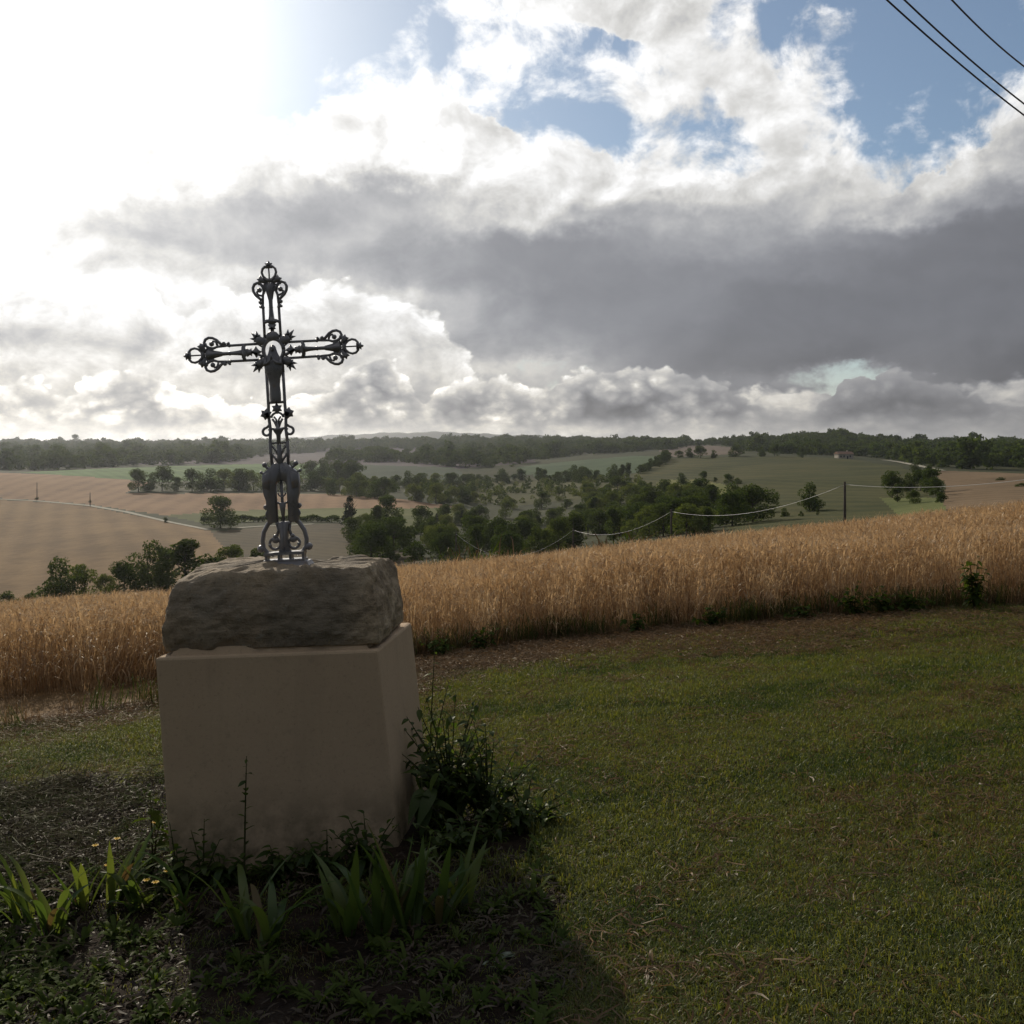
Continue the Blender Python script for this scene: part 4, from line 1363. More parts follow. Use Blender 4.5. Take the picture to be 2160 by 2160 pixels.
# lyre-shaped foot with volutes
p = Piece()
for s in (-1, 1):
    p.line([(s * 92, W2(1310)), (s * 150, W2(1350)), (s * 196, W2(1430)), (s * 214, W2(1520)), (s * 206, W2(1600)), (s * 168, W2(1650)), (s * 110, W2(1665))], 22, 8)
    p.line([(s * 64, W2(1335)), (s * 52, W2(1420)), (s * 70, W2(1478))], 16)
    p.poly([(0, W2(1330)), (s * 56, W2(1340)), (s * 40, W2(1420)), (s * 34, W2(1540)), (s * 60, W2(1660)), (0, W2(1670))][::s], TH * 1.5)
foot_o = p.done('lyre_foot', cross)
for s in (-1, 1):
    p = Piece()
    p.arc(s * 92, W2(1556), 56, 100 if s > 0 else 80, 100 - s * 340 if s > 0 else 80 + 340, 14, 16, 0.9)
    p.ball(s * 86, W2(1515), 38)
    p.done('volute', foot_o)
    p = Piece()
    p.ball(s * 232, W2(1600), 38)
    p.ball(s * 84, W2(1480), 22, 1.0, -0.01)
    p.ball(s * 140, W2(1568), 18, 1.0, -0.008)
    p.ball(s * 62, W2(1352), 18, 1.2, -0.006)
    p.ball(s * 172, W2(1648), 22)
    p.done('knob', foot_o)
bm = bmesh.new()
def bx(u0, u1, w0, w1, dy):
    box(bm, u0 * S, u1 * S, -dy, dy, w0 * S, w1 * S)
bx(-195, 195, W2(1668), W2(1640), 0.034)
for u in (-190, -66, 44, 168):
    bx(u, u + 24, W2(1716), W2(1668) + 2, 0.026)
bx(-200, 200, W2(1740), W2(1716), 0.042)
b0 = bmesh.new()
rows2 = [(228, W2(1740), 0.052), (236, W2(1762), 0.056), (250, W2(1786), 0.062), (250, W2(1830), 0.064), (236, W2(1842), 0.060)]
ring2 = [[bm.verts.new((sx * u * S, sy * d, w * S)) for sx, sy in ((-1, -1), (1, -1), (1, 1), (-1, 1))] for u, w, d in rows2]
for r0, r1 in zip(ring2, ring2[1:]):
    for i in range(4):
        bm.faces.new((r0[i], r0[(i + 1) % 4], r1[(i + 1) % 4], r1[i]))
bm.faces.new(ring2[0])
bm.faces.new(ring2[-1])
b0.free()
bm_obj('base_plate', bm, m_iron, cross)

# ------------------------------------------------------------------ wheat
m_wheat = leafy('ripe_wheat', [(0.27, 0.168, 0.082), (0.38, 0.25, 0.132), (0.54, 0.39, 0.23), (0.62, 0.475, 0.30)], 0.42, 0.025, 0.45, (1.08, 1.0, 0.86))


def strip(V, Fq, var, pts, wid, side, v):
    """flat tapering blade along pts; wid per point"""
    b = len(V)
    for p, w in zip(pts, wid):
        V += [p - side * w, p + side * w]
        var += [v, v]
    for i in range(len(pts) - 1):
        Fq.append((b + 2 * i, b + 2 * i + 1, b + 2 * i + 3, b + 2 * i + 2))


def wheat_clump(seed, k=26, rad=0.20, hh=0.70):
    rg = np.random.default_rng(seed)
    V, Fq, var = [], [], []
    for i in range(k):
        a, r = rg.uniform(0, 6.283), rad * math.sqrt(rg.uniform())
        p0 = np.array([r * math.cos(a), r * math.sin(a), -0.03])
        b = rg.uniform(0, 6.283)
        ld = np.array([math.cos(b), math.sin(b), 0])
        H = hh * rg.uniform(0.80, 1.08)
        lean = rg.uniform(0.02, 0.13)
        sd = np.array([-ld[1], ld[0], 0]) if rg.uniform() < .5 else np.array([math.cos(b + 1), math.sin(b + 1), 0])
        pts = [p0 + ld * lean * t * t + np.array([0, 0, H * t]) for t in (0, 0.4, 0.75, 0.92)]
        v = rg.uniform()
        strip(V, Fq, var, pts, [0.0022, 0.0020, 0.0016, 0.0013], sd, v)
        # nodding ear with its awns
        L = rg.uniform(0.07, 0.10)
        nod = rg.uniform(0.5, 2.3)
        q = pts[-1].copy()
        ep = [q.copy()]
        for s in range(4):
            t = nod * (s + 0.6) / 4
            q = q + L / 4 * (ld * math.sin(t) + np.array([0, 0, math.cos(t)]))
            ep.append(q.copy())
        for ss in (np.array([-ld[1], ld[0], 0]), np.array([ld[0] * .6, ld[1] * .6, 0.7])):
            strip(V, Fq, var, ep, [0.0025, 0.0065, 0.0072, 0.006, 0.0015], ss, min(1, v * .6 + .4))
        for s in range(5):
            e = ep[1 + s % 4]
            t = nod * 0.9
            d = ld * math.sin(t) + np.array([0, 0, math.cos(t)]) + rg.normal(0, .22, 3)
            strip(V, Fq, var, [e, e + d * 0.07], [0.0009, 0.0003], sd, min(1, v * .5 + .5))
        if rg.uniform() < .8:                                   # withered leaf
            z = rg.uniform(0.2, 0.75)
            c = rg.uniform(0, 6.283)
            cd = np.array([math.cos(c), math.sin(c), 0])
            base = p0 + np.array([0, 0, H * z])
            strip(V, Fq, var, [base, base + cd * .05 + np.array([0, 0, .05]), base + cd * .12 + np.array([0, 0, .02]), base + cd * .16 - np.array([0, 0, .06])], [0.003, 0.006, 0.005, 0.001], np.array([-cd[1], cd[0], 0]), v * .7)
    return mesh_np('wheat_clump', V, Fq, m_wheat, attrs={'var': var})


WH = [wheat_clump(500 + i) for i in range(6)]
P_, Sc = [], []
y = 10.6
while y < 38:
    step = 0.21 if y < 16 else 0.27 if y < 24 else 0.34
    half = y * 0.56 + 1.5
    for x in np.arange(-half, half, step):
        q = (x + rng.uniform(-.5, .5) * step, y + rng.uniform(-.5, .5) * step)
        e = float(edge_y(q[0])) + 0.06 * math.sin(q[0] * 9)
        if q[1] > e:
            P_.append(q)
            front = min(1, (q[1] - e) / 0.8)
            Sc.append((0.70 + 0.30 * front + rng.uniform(-.22, .12) * (1 - front)) * (1 + 0.07 * math.sin(q[0] * .9 + q[1] * .5) + rng.uniform(-.07, .07)))
    y += step
P_ = np.array(P_)
k = len(P_)
PZ = np.array([zat(*q) for q in P_])
ry = np.stack([rng.normal(0, .09, k) + .03, rng.normal(0, .09, k), rng.uniform(0, 6.283, k)], -1)
instancer('ripe_wheat', np.column_stack([P_, PZ]), ry, Sc, rng.integers(0, 6, k), WH, label='ripe golden wheat crop with nodding ears beyond the lawn', cat='wheat')

# ------------------------------------------------------------------ lawn grass
m_grass = leafy('lawn_grass', [(0.076, 0.106, 0.020), (0.106, 0.134, 0.027), (0.142, 0.157, 0.040), (0.170, 0.140, 0.058)], 0.50, 0.025, 0.45, (1.35, 1.2, 0.5))
m_grass_deep = leafy('deep_green_grass', [(0.034, 0.060, 0.012), (0.050, 0.078, 0.016), (0.070, 0.094, 0.022)], 0.45, 0.02, 0.45, (1.25, 1.2, 0.5))
m_straw = leafy('dry_grass', [(0.13, 0.078, 0.040), (0.20, 0.125, 0.064), (0.095, 0.062, 0.034), (0.28, 0.195, 0.11)], 0.30, 0.012, 0.4, (1.1, 1.0, 0.8))
m_litter = leafy('leaf_litter', [(0.022, 0.014, 0.010), (0.040, 0.028, 0.018), (0.085, 0.065, 0.045), (0.030, 0.034, 0.014)], 0.15, 0.015, 0.4, (1, 1, 0.8))


def tuft(seed, k, rad, h, w, mat, flat=0.35, name='grass_tuft'):
    rg = np.random.default_rng(seed)
    V, Fq, var = [], [], []
    for i in range(k):
        a, r = rg.uniform(0, 6.283), rad * math.sqrt(rg.uniform())
        p0 = np.array([r * math.cos(a), r * math.sin(a), -0.006])
        b = rg.uniform(0, 6.283)
        ld = np.array([math.cos(b), math.sin(b), 0])
        hh = h * rg.uniform(0.45, 1.25)
        out = hh * rg.uniform(0.1, 1.0) * flat * 2.4
        pts = [p0, p0 + ld * out * .25 + np.array([0, 0, hh * .55]), p0 + ld * out * .62 + np.array([0, 0, hh * .92]), p0 + ld * out + np.array([0, 0, hh * rg.uniform(.7, 1.05)])]
        ww = w * rg.uniform(.7, 1.3)
        c = b + 1.57 + rg.normal(0, .5)
        strip(V, Fq, var, pts, [ww * .8, ww, ww * .75, ww * .12], np.array([math.cos(c), math.sin(c), 0]), rg.uniform())
    return mesh_np(name, V, Fq, mat, attrs={'var': var})


def litter(seed, k, rad, ln, w, mat, name='litter_patch', lift=0.02):
    """strands and flakes lying about"""
    rg = np.random.default_rng(seed)
    V, Fq, var = [], [], []
    for i in range(k):
        a, r = rg.uniform(0, 6.283), rad * math.sqrt(rg.uniform())
        p0 = np.array([r * math.cos(a), r * math.sin(a), rg.uniform(0.002, lift)])
        b = rg.uniform(0, 6.283)
        d = np.array([math.cos(b), math.sin(b), rg.normal(0, .16)])
        l_ = ln * rg.uniform(.4, 1.4)
        bow = np.array([rg.normal(0, .2), rg.normal(0, .2), rg.uniform(0, .3)]) * l_
        s = np.array([-d[1], d[0], rg.normal(0, .4)])
        ww = w * rg.uniform(.6, 1.4)
        strip(V, Fq, var, [p0, p0 + d * l_ * .35 + bow * .6, p0 + d * l_ * .7 + bow * .6, p0 + d * l_], [ww * .5, ww, ww * .9, ww * .2], s, rg.uniform())
    return mesh_np(name, V, Fq, mat, attrs={'var': var})


m_weed = leafy('small_weeds', [(0.040, 0.062, 0.014), (0.062, 0.09, 0.02), (0.085, 0.105, 0.03)], 0.42, 0.004, 0.5)
def weedlet(seed, k=9, ln=.05, w=.012):
    rg = np.random.default_rng(seed)
    V, Fq, var = [], [], []
    for i in range(k):
        a = rg.uniform(0, 6.283)
        d = np.array([math.cos(a), math.sin(a), rg.uniform(.3, 1.4)])
        l_ = ln * rg.uniform(.6, 1.3)
        s = np.array([-d[1], d[0], 0])
        p = np.array([0, 0, 0.0])
        strip(V, Fq, var, [p, p + d * l_ * .4, p + d * l_ * .75 - np.array([0, 0, .2 * l_]), p + d * l_ - np.array([0, 0, .55 * l_])], [w * .15, w, w * .8, w * .1], s, rg.uniform())
    return mesh_np('small_weed', V, Fq, m_weed, attrs={'var': var})

GT = [tuft(600 + i, 60, 0.085, 0.032, 0.0013, m_grass, 0.55) for i in range(5)] + [tuft(620 + i, 50, 0.085, 0.044, 0.0014, m_grass, 0.45) for i in range(2)] \
    + [tuft(630 + i, 30, 0.085, 0.036, 0.0016, m_straw, 0.6) for i in range(2)] \
    + [tuft(640 + i, 56, 0.085, 0.036, 0.0014, m_grass_deep, 0.5) for i in range(3)]
ORG2 = org.to_2d()
def pxof(x, y, z=None):
    z = near_z(x, y) if z is None else z
    return CX + F * x / y, HY - F * z / y
BED = [(-300, 1690), (120, 1660), (330, 1660), (900, 1640), (1010, 1660), (1110, 1760), (1190, 1850), (1225, 1960), (1200, 2090), (1120, 2400), (-300, 2400)]
N_ = 46000
yy = np.exp(rng.uniform(math.log(2.35), math.log(11.9), N_ * 2))
keep = rng.uniform(0, 1, N_ * 2) < (yy / 11.9) ** 0.35
yy = yy[keep]
xx = rng.uniform(-0.56, 0.58, len(yy)) * yy + rng.uniform(-.3, .3, len(yy))
def in_bed(x, y):
    a, b = pxof(x, y)
    return inside(BED, a + 22 * np.sin(y * 9 + x * 3), b + 16 * np.sin(x * 11))
bed = in_bed(xx, yy)
edge = edge_y(xx)
# the grass thins into a dry raked strip before the wheat
dry = np.clip((yy - (edge - np.where(xx < -1.4, 1.5, 2.9) + 0.6 * np.sin(xx * .7 + 1) + 0.035 * np.abs(xx - 1.0) ** 2)) / 1.6, 0, 1) * np.clip(1.30 - np.abs(xx - 0.3) * np.where(xx > 0.3, 0.27, 0.20), 0.08, 1)
pat = 0.5 + 0.25 * np.sin(xx * 2.1 + 1.3 * np.sin(yy * 1.7)) + 0.25 * np.sin(yy * 2.9 + 1.7 * np.sin(xx * 1.3 + 2))
inb = (np.abs(xx - org.x) < 0.56) & (np.abs(yy - org.y) < 0.50)
ok = (~bed | (rng.uniform(0, 1, len(yy)) < 0.06)) & (yy < edge) & ~inb & (rng.uniform(0, 1, len(yy)) > dry * 0.82) & (rng.uniform(0, 1, len(yy)) < 0.66 + 0.5 * pat)
X_, Y_, pt = xx[ok], yy[ok], pat[ok]
k = len(X_)
vi = np.where(rng.uniform(0, 1, k) < 0.06 + 0.16 * (pt < 0.34), rng.integers(7, 9, k), np.where((pt > .72) & (rng.uniform(0, 1, k) < .6), rng.integers(5, 7, k), rng.integers(0, 5, k)))
deep = 0.5 + 0.30 * np.sin(Y_ * 3.7 + 0.9 * np.sin(X_ * 1.1) + 0.4) + 0.30 * np.sin(X_ * 3.1 + 2.0 * np.sin(Y_ * 1.9)) * np.sin(Y_ * 5.3 + X_)
vi = np.where(rng.uniform(0, 1, k) < np.clip((deep - .45) * 1.2, 0.02, .5), rng.integers(9, 12, k), vi)
instancer('lawn_grass', np.stack([X_, Y_, near_z(X_, Y_)], -1), np.stack([np.full(k, .03), np.full(k, -.1), rng.uniform(0, 6.283, k)], -1), rng.uniform(.7, 1.25, k) * (0.8 + 0.35 * pt) , vi, GT, label='short mown green lawn grass in front of the wheat', cat='lawn')

WG = [weedlet(760 + i, 9, .035, .010) for i in range(3)]
ok = (rng.uniform(0, 1, len(yy)) < 0.035) & ~bed & (yy < edge) & ~inb
X_, Y_ = xx[ok], yy[ok]
k = len(X_)
instancer('lawn_weeds', np.stack([X_, Y_, near_z(X_, Y_)], -1), np.stack([np.zeros(k), np.zeros(k), rng.uniform(0, 6.283, k)], -1), rng.uniform(.5, 1.3, k), rng.integers(0, 3, k), WG, label='small broad-leaved weeds growing in the lawn', cat='weeds')

# dry clippings: the raked strip by the wheat and scraps over the lawn
ST = [litter(700 + i, 46, 0.14, 0.085, 0.0022, m_straw, lift=0.035) for i in range(4)]
ok = (rng.uniform(0, 1, len(yy)) < dry * 0.62 + 0.012) & ~inb & (yy < edge + .15) & ~bed
X_, Y_ = xx[ok], yy[ok]
k = len(X_)
instancer('dry_clippings', np.stack([X_, Y_, near_z(X_, Y_)], -1), np.stack([np.zeros(k), np.full(k, -.1), rng.uniform(0, 6.283, k)], -1), rng.uniform(.6, 1.2, k), rng.integers(0, 4, k), ST, label='dry brown grass clippings raked along the foot of the wheat', cat='clippings')

# flower bed: bare soil with litter, dead stalks and small weeds
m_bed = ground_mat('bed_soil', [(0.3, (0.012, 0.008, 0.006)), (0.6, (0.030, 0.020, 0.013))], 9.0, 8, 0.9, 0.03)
bx_ = np.linspace(-4.4, 1.0, 130)
by_ = np.linspace(2.2, 6.7, 140)
gx, gy = np.meshgrid(bx_, by_)
inn = in_bed(gx, gy)
rise = np.zeros(gx.shape)
bump_ = np.array([[noise.fractal(Vector((a * 5, b * 5, 0)), 1, 2, 4) for a in bx_] for b in by_])
V_ = np.stack([gx, gy, near_z(gx, gy) + 0.012 + 0.012 * np.clip(bump_, -0.6, 1)], -1).reshape(-1, 3)
jj, ii = np.meshgrid(np.arange(len(by_) - 1), np.arange(len(bx_) - 1), indexing='ij')
q_ = np.stack([jj * 130 + ii, jj * 130 + ii + 1, (jj + 1) * 130 + ii + 1, (jj + 1) * 130 + ii], -1)[inn[:-1, :-1]]
used, inv = np.unique(q_, return_inverse=True)
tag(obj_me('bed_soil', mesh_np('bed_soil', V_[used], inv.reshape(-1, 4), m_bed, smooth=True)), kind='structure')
m_hay = leafy('old_hay', [(0.040, 0.030, 0.018), (0.07, 0.058, 0.034), (0.05, 0.060, 0.022), (0.15, 0.125, 0.085)], 0.2, 0.006, 0.4, (1, 1, .8))
LT = [litter(720 + i, 40, 0.12, 0.038, 0.0032, m_litter, lift=0.02) for i in range(4)] + [litter(730, 34, 0.14, 0.13, 0.0020, m_hay, lift=0.05)]
yb, xb = rng.uniform(2.3, 6.5, 36000), rng.uniform(-3.4, .9, 36000)
pb, qb = pxof(xb, yb)
left = np.clip((420 - pb) / 260, 0, 1) * np.clip((1960 - qb) / 120, 0, 1)          # the raked heap of clippings at the left
ok = in_bed(xb, yb) & (rng.uniform(0, 1, len(xb)) < 0.022 + 0.15 * left) & ~((np.abs(xb - org.x) < 0.50) & (np.abs(yb - org.y) < 0.42))
X_, Y_, lf = xb[ok], yb[ok], left[ok]
k = len(X_)
vi = np.where(rng.uniform(0, 1, k) < 0.05 + .30 * lf, 4, rng.integers(0, 4, k))
instancer('leaf_litter', np.stack([X_, Y_, near_z(X_, Y_) + .015 + .03 * lf * rng.uniform(0, 1, k)], -1), np.stack([rng.normal(0, .15, k), rng.normal(0, .15, k), rng.uniform(0, 6.283, k)], -1), rng.uniform(.6, 1.3, k), vi, LT, label='dead leaves and stalks lying on the bare soil of the flower bed', cat='leaf litter')
WD = [weedlet(740 + i, 14 + 4 * i, .030 + .010 * (i % 3), .0050 + .0015 * (i % 2)) for i in range(5)]
ok = in_bed(xb, yb) & (rng.uniform(0, 1, len(xb)) < 0.025 + 0.09 * np.clip((400 - pb) / 300, 0, 1) + 0.03 * np.clip((qb - 1990) / 120, 0, 1)) & ~((np.abs(xb - org.x) < 0.52) & (np.abs(yb - org.y) < 0.44))
X_, Y_ = xb[ok], yb[ok]
k = len(X_)
instancer('ground_weeds', np.stack([X_, Y_, near_z(X_, Y_) + .015], -1), np.stack([np.zeros(k), np.zeros(k), rng.uniform(0, 6.283, k)], -1), rng.uniform(.6, 1.5, k), rng.integers(0, 5, k), WD, label='small green weeds sprouting over the flower bed', cat='weeds')

# ------------------------------------------------------------------ plants that can be told apart
m_iris = leafy('iris_leaf', [(0.055, 0.095, 0.030), (0.075, 0.115, 0.035), (0.11, 0.14, 0.040)], 0.50, 0.02, 0.35, (1.3, 1.2, 0.5), attr=False)
m_iris_grey = leafy('grey_iris_leaf', [(0.12, 0.15, 0.10), (0.14, 0.17, 0.12)], 0.3, 0.04, 0.4, (1.1, 1.2, 0.7), attr=False)
m_iris_dry = leafy('withered_iris_leaf', [(0.13, 0.11, 0.05), (0.11, 0.08, 0.045)], 0.35, 0.01, 0.4, (1.2, 1.0, 0.6), attr=False)
m_shrub = leafy('shrub_leaf', [(0.035, 0.060, 0.016), (0.055, 0.085, 0.022), (0.095, 0.13, 0.034)], 0.55, 0.014, 0.4, attr=False)
m_stem = ground_mat('green_stem', [(0.3, (0.045, 0.05, 0.02)), (0.7, (0.075, 0.08, 0.03))], 20)


def blade_mesh(seed, ln, w, droop, mat):
    """one long sword leaf with a fold along its middle, bending over by droop"""
    rg = random.Random(seed)
    V, Fq = [], []
    pos = Vector((0, 0, -0.02))
    a = R(rg.uniform(2, 10))
    n_ = 9
    for i in range(n_):
        t = i / (n_ - 1)
        ww = w * (0.55 + 0.9 * t) if t < .4 else w * 0.91 * (1 - ((t - .4) / .6) ** 2.2) + 0.0006
        nrm = Vector((-math.cos(a), 0, math.sin(a)))
        V += [pos + Vector((0, -ww, 0)), pos - nrm * ww * .25, pos + Vector((0, ww, 0))]
        if i:
            b = 3 * i
            Fq += [(b - 3, b - 2, b + 1, b), (b - 2, b - 1, b + 2, b + 1)]
        pos = pos + Vector((math.sin(a), 0, math.cos(a))) * ln / (n_ - 1)
        a += droop / (n_ - 1) * (0.4 + 1.3 * t)
    return mesh_np('leaf', [tuple(v) for v in V], Fq, mat, smooth=True)


def iris(px, y, leaves, label, mat=None, dz=0.0, group='sword-leaved plants round the plinth'):
    p = spot(px, y)
    root = tag(empty('iris_plant', (p.x, p.y, p.z + dz)), label, 'plant', group)
    for i, (az, ln, droop, tilt) in enumerate(leaves):
        me = blade_mesh(int(px * 7 + i), ln, random.uniform(.014, .022), R(droop), mat or (m_iris if random.random() < .93 else m_iris_dry))
        o = obj_me('leaf', me, root, (random.uniform(-.03, .03), random.uniform(-.03, .03), 0.01))
        o.rotation_euler = (0, R(tilt), R(az))
    return root


def fan(k, ln, lo=-30, hi=60, tl=20):
    return [(random.uniform(0, 360), ln * random.uniform(.5, 1.15), random.uniform(lo, hi) if random.random() < .6 else random.uniform(60, 110), random.uniform(2, tl)) for _ in range(k)]

def dy(px, py):
    """depth of the near ground that shows at this place of the photograph"""
    lo_, hi_ = 1.5, 30.0
    for _ in range(50):
        mid = (lo_ + hi_) / 2
        q = HY - F * float(near_z((px - CX) / F * mid, mid)) / mid
        lo_, hi_ = (mid, hi_) if q > py else (lo_, mid)
    return lo_

for px, py, k, ln, lo, hi, lab in (
        (55, 1965, 7, 0.30, -10, 30, 'sword-leaved plant at the left edge, tallest leaf pointing straight up'),
        (112, 1985, 7, 0.27, 0, 55, 'sword-leaved plant with arching leaves, second from the left edge'),
        (175, 1925, 8, 0.22, 0, 50, 'short sword-leaved clump left of the yellow flowers'),
        (248, 1915, 9, 0.26, -5, 45, 'sunlit sword-leaved clump below the yellow flowers'),
        (300, 1925, 6, 0.21, 10, 80, 'small sword-leaved clump just left of the plinth corner'),
        (395, 1935, 3, 0.25, 60, 90, 'sword-leaved plant with one leaf bent out to the right, at the plinth corner'),
        (512, 1985, 6, 0.29, 0, 50, 'shaded sword-leaved plant with one tall upright leaf in front of the plinth'),
        (565, 2000, 6, 0.27, 70, 140, 'shaded sword-leaved plant with leaves drooping to the right in front of the plinth'),
        (735, 1975, 6, 0.27, 0, 70, 'shaded sword-leaved plant with one leaf bent left, near the right front of the plinth'),
        (800, 1985, 8, 0.33, -10, 40, 'tall dense sword-leaved clump at the right front corner of the plinth'),
        (862, 1975, 8, 0.34, -15, 30, 'tallest sword-leaved clump, below the right side of the plinth'),
        (925, 1960, 6, 0.26, 10, 50, 'sword-leaved clump between the tallest clump and the shrub'),
        (968, 1930, 6, 0.24, 10, 60, 'sword-leaved clump at the front of the shrub')):
    root = iris(px, dy(px, py), fan(k + 4, ln * 1.3, lo, hi), lab)
r0 = iris(1030, dy(1030, 2035), [(10, .15, 120, 45), (-10, .12, 130, 50), (30, .13, 110, 40), (200, .07, 80, 40)], 'single low plant with pale drooping leaves alone in the shaded soil', m_iris_grey)


def leaf_mesh(seed, ln, w, mat, droop=.5, lobed=False):
    """broad pointed leaf, folded along its rib"""
    V, Fq = [], []
    n_ = 7
    for i in range(n_):
        t = i / (n_ - 1)
        ww = w * math.sin(math.pi * min(1, t * .93 + .07)) ** .8 * (1.15 - .4 * t) + .0004
        if lobed:
            ww *= 1.0 + 0.35 * (-1) ** i
        x, z = ln * t, -droop * ln * t * t
        V += [(x, -ww, z + ww * .25), (x, 0, z), (x, ww, z + ww * .25)]
        if i:
            b = 3 * i
            Fq += [(b - 3, b - 2, b + 1, b), (b - 2, b - 1, b + 2, b + 1)]
    return mesh_np('leaf', V, Fq, mat, smooth=True)


def leafy_plant(name, p, stems, leaf_ms, label, cat, group=None, per=10, curve=.2, size=1.0, start=.15):
    """stems with leaves set round them; each leaf a part"""
    root = tag(empty(name, p), label, cat, group)
    for dx_, dy_, h_ in stems:
        bm = bmesh.new()
        pts = [Vector((dx_ * .25 * t + dx_ * t * t * .75, dy_ * .25 * t + dy_ * t * t * .75, -0.02 + (h_ + .02) * t)) for t in (0, .25, .5, .75, 1)]
        tube(bm, pts, [.005, .0045, .004, .003, .0015], 5)
        st_ = bm_obj('stem', bm, m_stem, root, True)
        for i in range(per):
            t = start + (1 - start) * (i + .5) / per
            q = Vector((dx_ * .25 * t + dx_ * t * t * .75, dy_ * .25 * t + dy_ * t * t * .75, h_ * t))
            o = obj_me('leaf', random.choice(leaf_ms), root, q)
            o.rotation_euler = (random.uniform(-.3, .3), R(random.uniform(-45, 25)), 2.4 * i + random.uniform(-.5, .5))
            s = size * random.uniform(.65, 1.2) * (1 if t < .85 else .7)
            o.scale = (s, s, s)
    return root


SL = [leaf_mesh(i, .046 + .009 * i, .013 + .002 * i, m_shrub, .3 + .2 * i) for i in range(3)]
def stems_in(k, rx, ry, h0, h1):
    out = []
    for _ in range(k):
        a, r = random.uniform(0, 6.283), math.sqrt(random.random())
        out.append((rx * r * math.cos(a), ry * r * math.sin(a), random.uniform(h0, h1) * (1.15 - .5 * r)))
    return out
p = spot(950, 4.98)
leafy_plant('leafy_shrub', p, stems_in(30, .30, .32, .34, .70), SL, 'green leafy shrub growing against the right side of the plinth', 'shrub', None, 16, size=1.1)
p = spot(1030, 4.85)
leafy_plant('leafy_shrub', p, stems_in(26, .32, .28, .24, .48), SL, 'lower sunlit leafy shrub right of the plinth, at the lawn edge', 'shrub', None, 15)
p = spot(1105, 4.78)
leafy_plant('leafy_shrub', p, stems_in(18, .26, .22, .12, .28), SL, 'smallest leafy shrub sprawling onto the lawn', 'shrub', None, 12)
p = spot(905, 5.30)
leafy_plant('tall_weed', p, [(.03, 0, .80), (.10, .02, .62)], SL, 'tall leafy weed whose tip shows beside the back right corner of the plinth', 'weed', None, 12)
p = spot(985, 4.52)
leafy_plant('leafy_shrub', p, stems_in(16, .30, .20, .10, .24), SL, 'low leafy clump in the shade before the tall shrub', 'shrub', None, 11)
for px, k, h_, lab in ((375, 6, .22, 'dark leafy weed at the left front corner of the plinth'), (470, 6, .16, 'dark leafy weed at the plinth foot beside the slender weed'), (590, 7, .15, 'dark leafy weed at the middle of the plinth foot'), (690, 7, .17, 'dark leafy weed at the plinth foot behind the bent sword leaf'), (775, 8, .24, 'dark leafy weed at the right front corner of the plinth')):
    leafy_plant('foot_weed', spot(px, 4.36), stems_in(k + 4, .17, .08, h_ * .6, h_ * 1.35), SL, lab, 'weed', 'dark weeds along the plinth foot', 10, size=1.0)
BL = [leaf_mesh(20 + i, .12 + .02 * i, .030, m_shrub, .9) for i in range(2)]
p = spot(900, 4.70)
leafy_plant('broad_leaved_plant', p, [(-.03, 0, .33), (.06, -.02, .34), (.02, -.06, .24)], BL, 'plant with broad grey-green drooping leaves against the right side of the plinth', 'plant', None, 5, start=.5)
LB = [leaf_mesh(30 + i, .10, .032, m_weed, .4, True) for i in range(2)]
p = spot(322, 4.62)
leafy_plant('lobed_weed', p, [(-.01, 0, .36), (.02, .02, .22)], LB, 'bright green weed with lobed leaves at the left edge of the plinth', 'weed', None, 7)
TL = [leaf_mesh(40 + i, .05, .013, m_shrub, .2) for i in range(2)]
p = spot(515, 4.33)
leafy_plant('slender_weed', p, [(.01, .0, .56)], TL, 'slender dark weed standing before the front face of the plinth', 'weed', None, 16)
p = spot(428, 4.36)
leafy_plant('slender_weed', p, [(-.05, .0, .26), (.07, .01, .22), (.0, .02, .3)], TL, 'low dark weed at the foot of the plinth front, left of the slender one', 'weed', None, 9)

BP = [leaf_mesh(60 + i, .045 + .01 * i, .014, m_weed, .5) for i in range(2)]
for px, py, k, h_, lab in ((215, 1885, 7, .15, 'bushy little green plant under the leftmost yellow flower'), (275, 1865, 8, .17, 'bushy little green plant between the yellow flowers'), (340, 1900, 6, .15, 'bushy little green plant against the plinth corner'), (150, 1860, 6, .12, 'low green plant behind the sword-leaved clumps at the left'), (35, 1900, 6, .10, 'low green plant at the left edge of the flower bed'), (90, 2090, 5, .08, 'low green plant at the bottom left of the flower bed')):
    leafy_plant('bedding_plant', spot(px, dy(px, py)), stems_in(k, .13, .10, h_ * .5, h_), BP, lab, 'plant', 'little green plants in the flower bed', 8, size=.9)

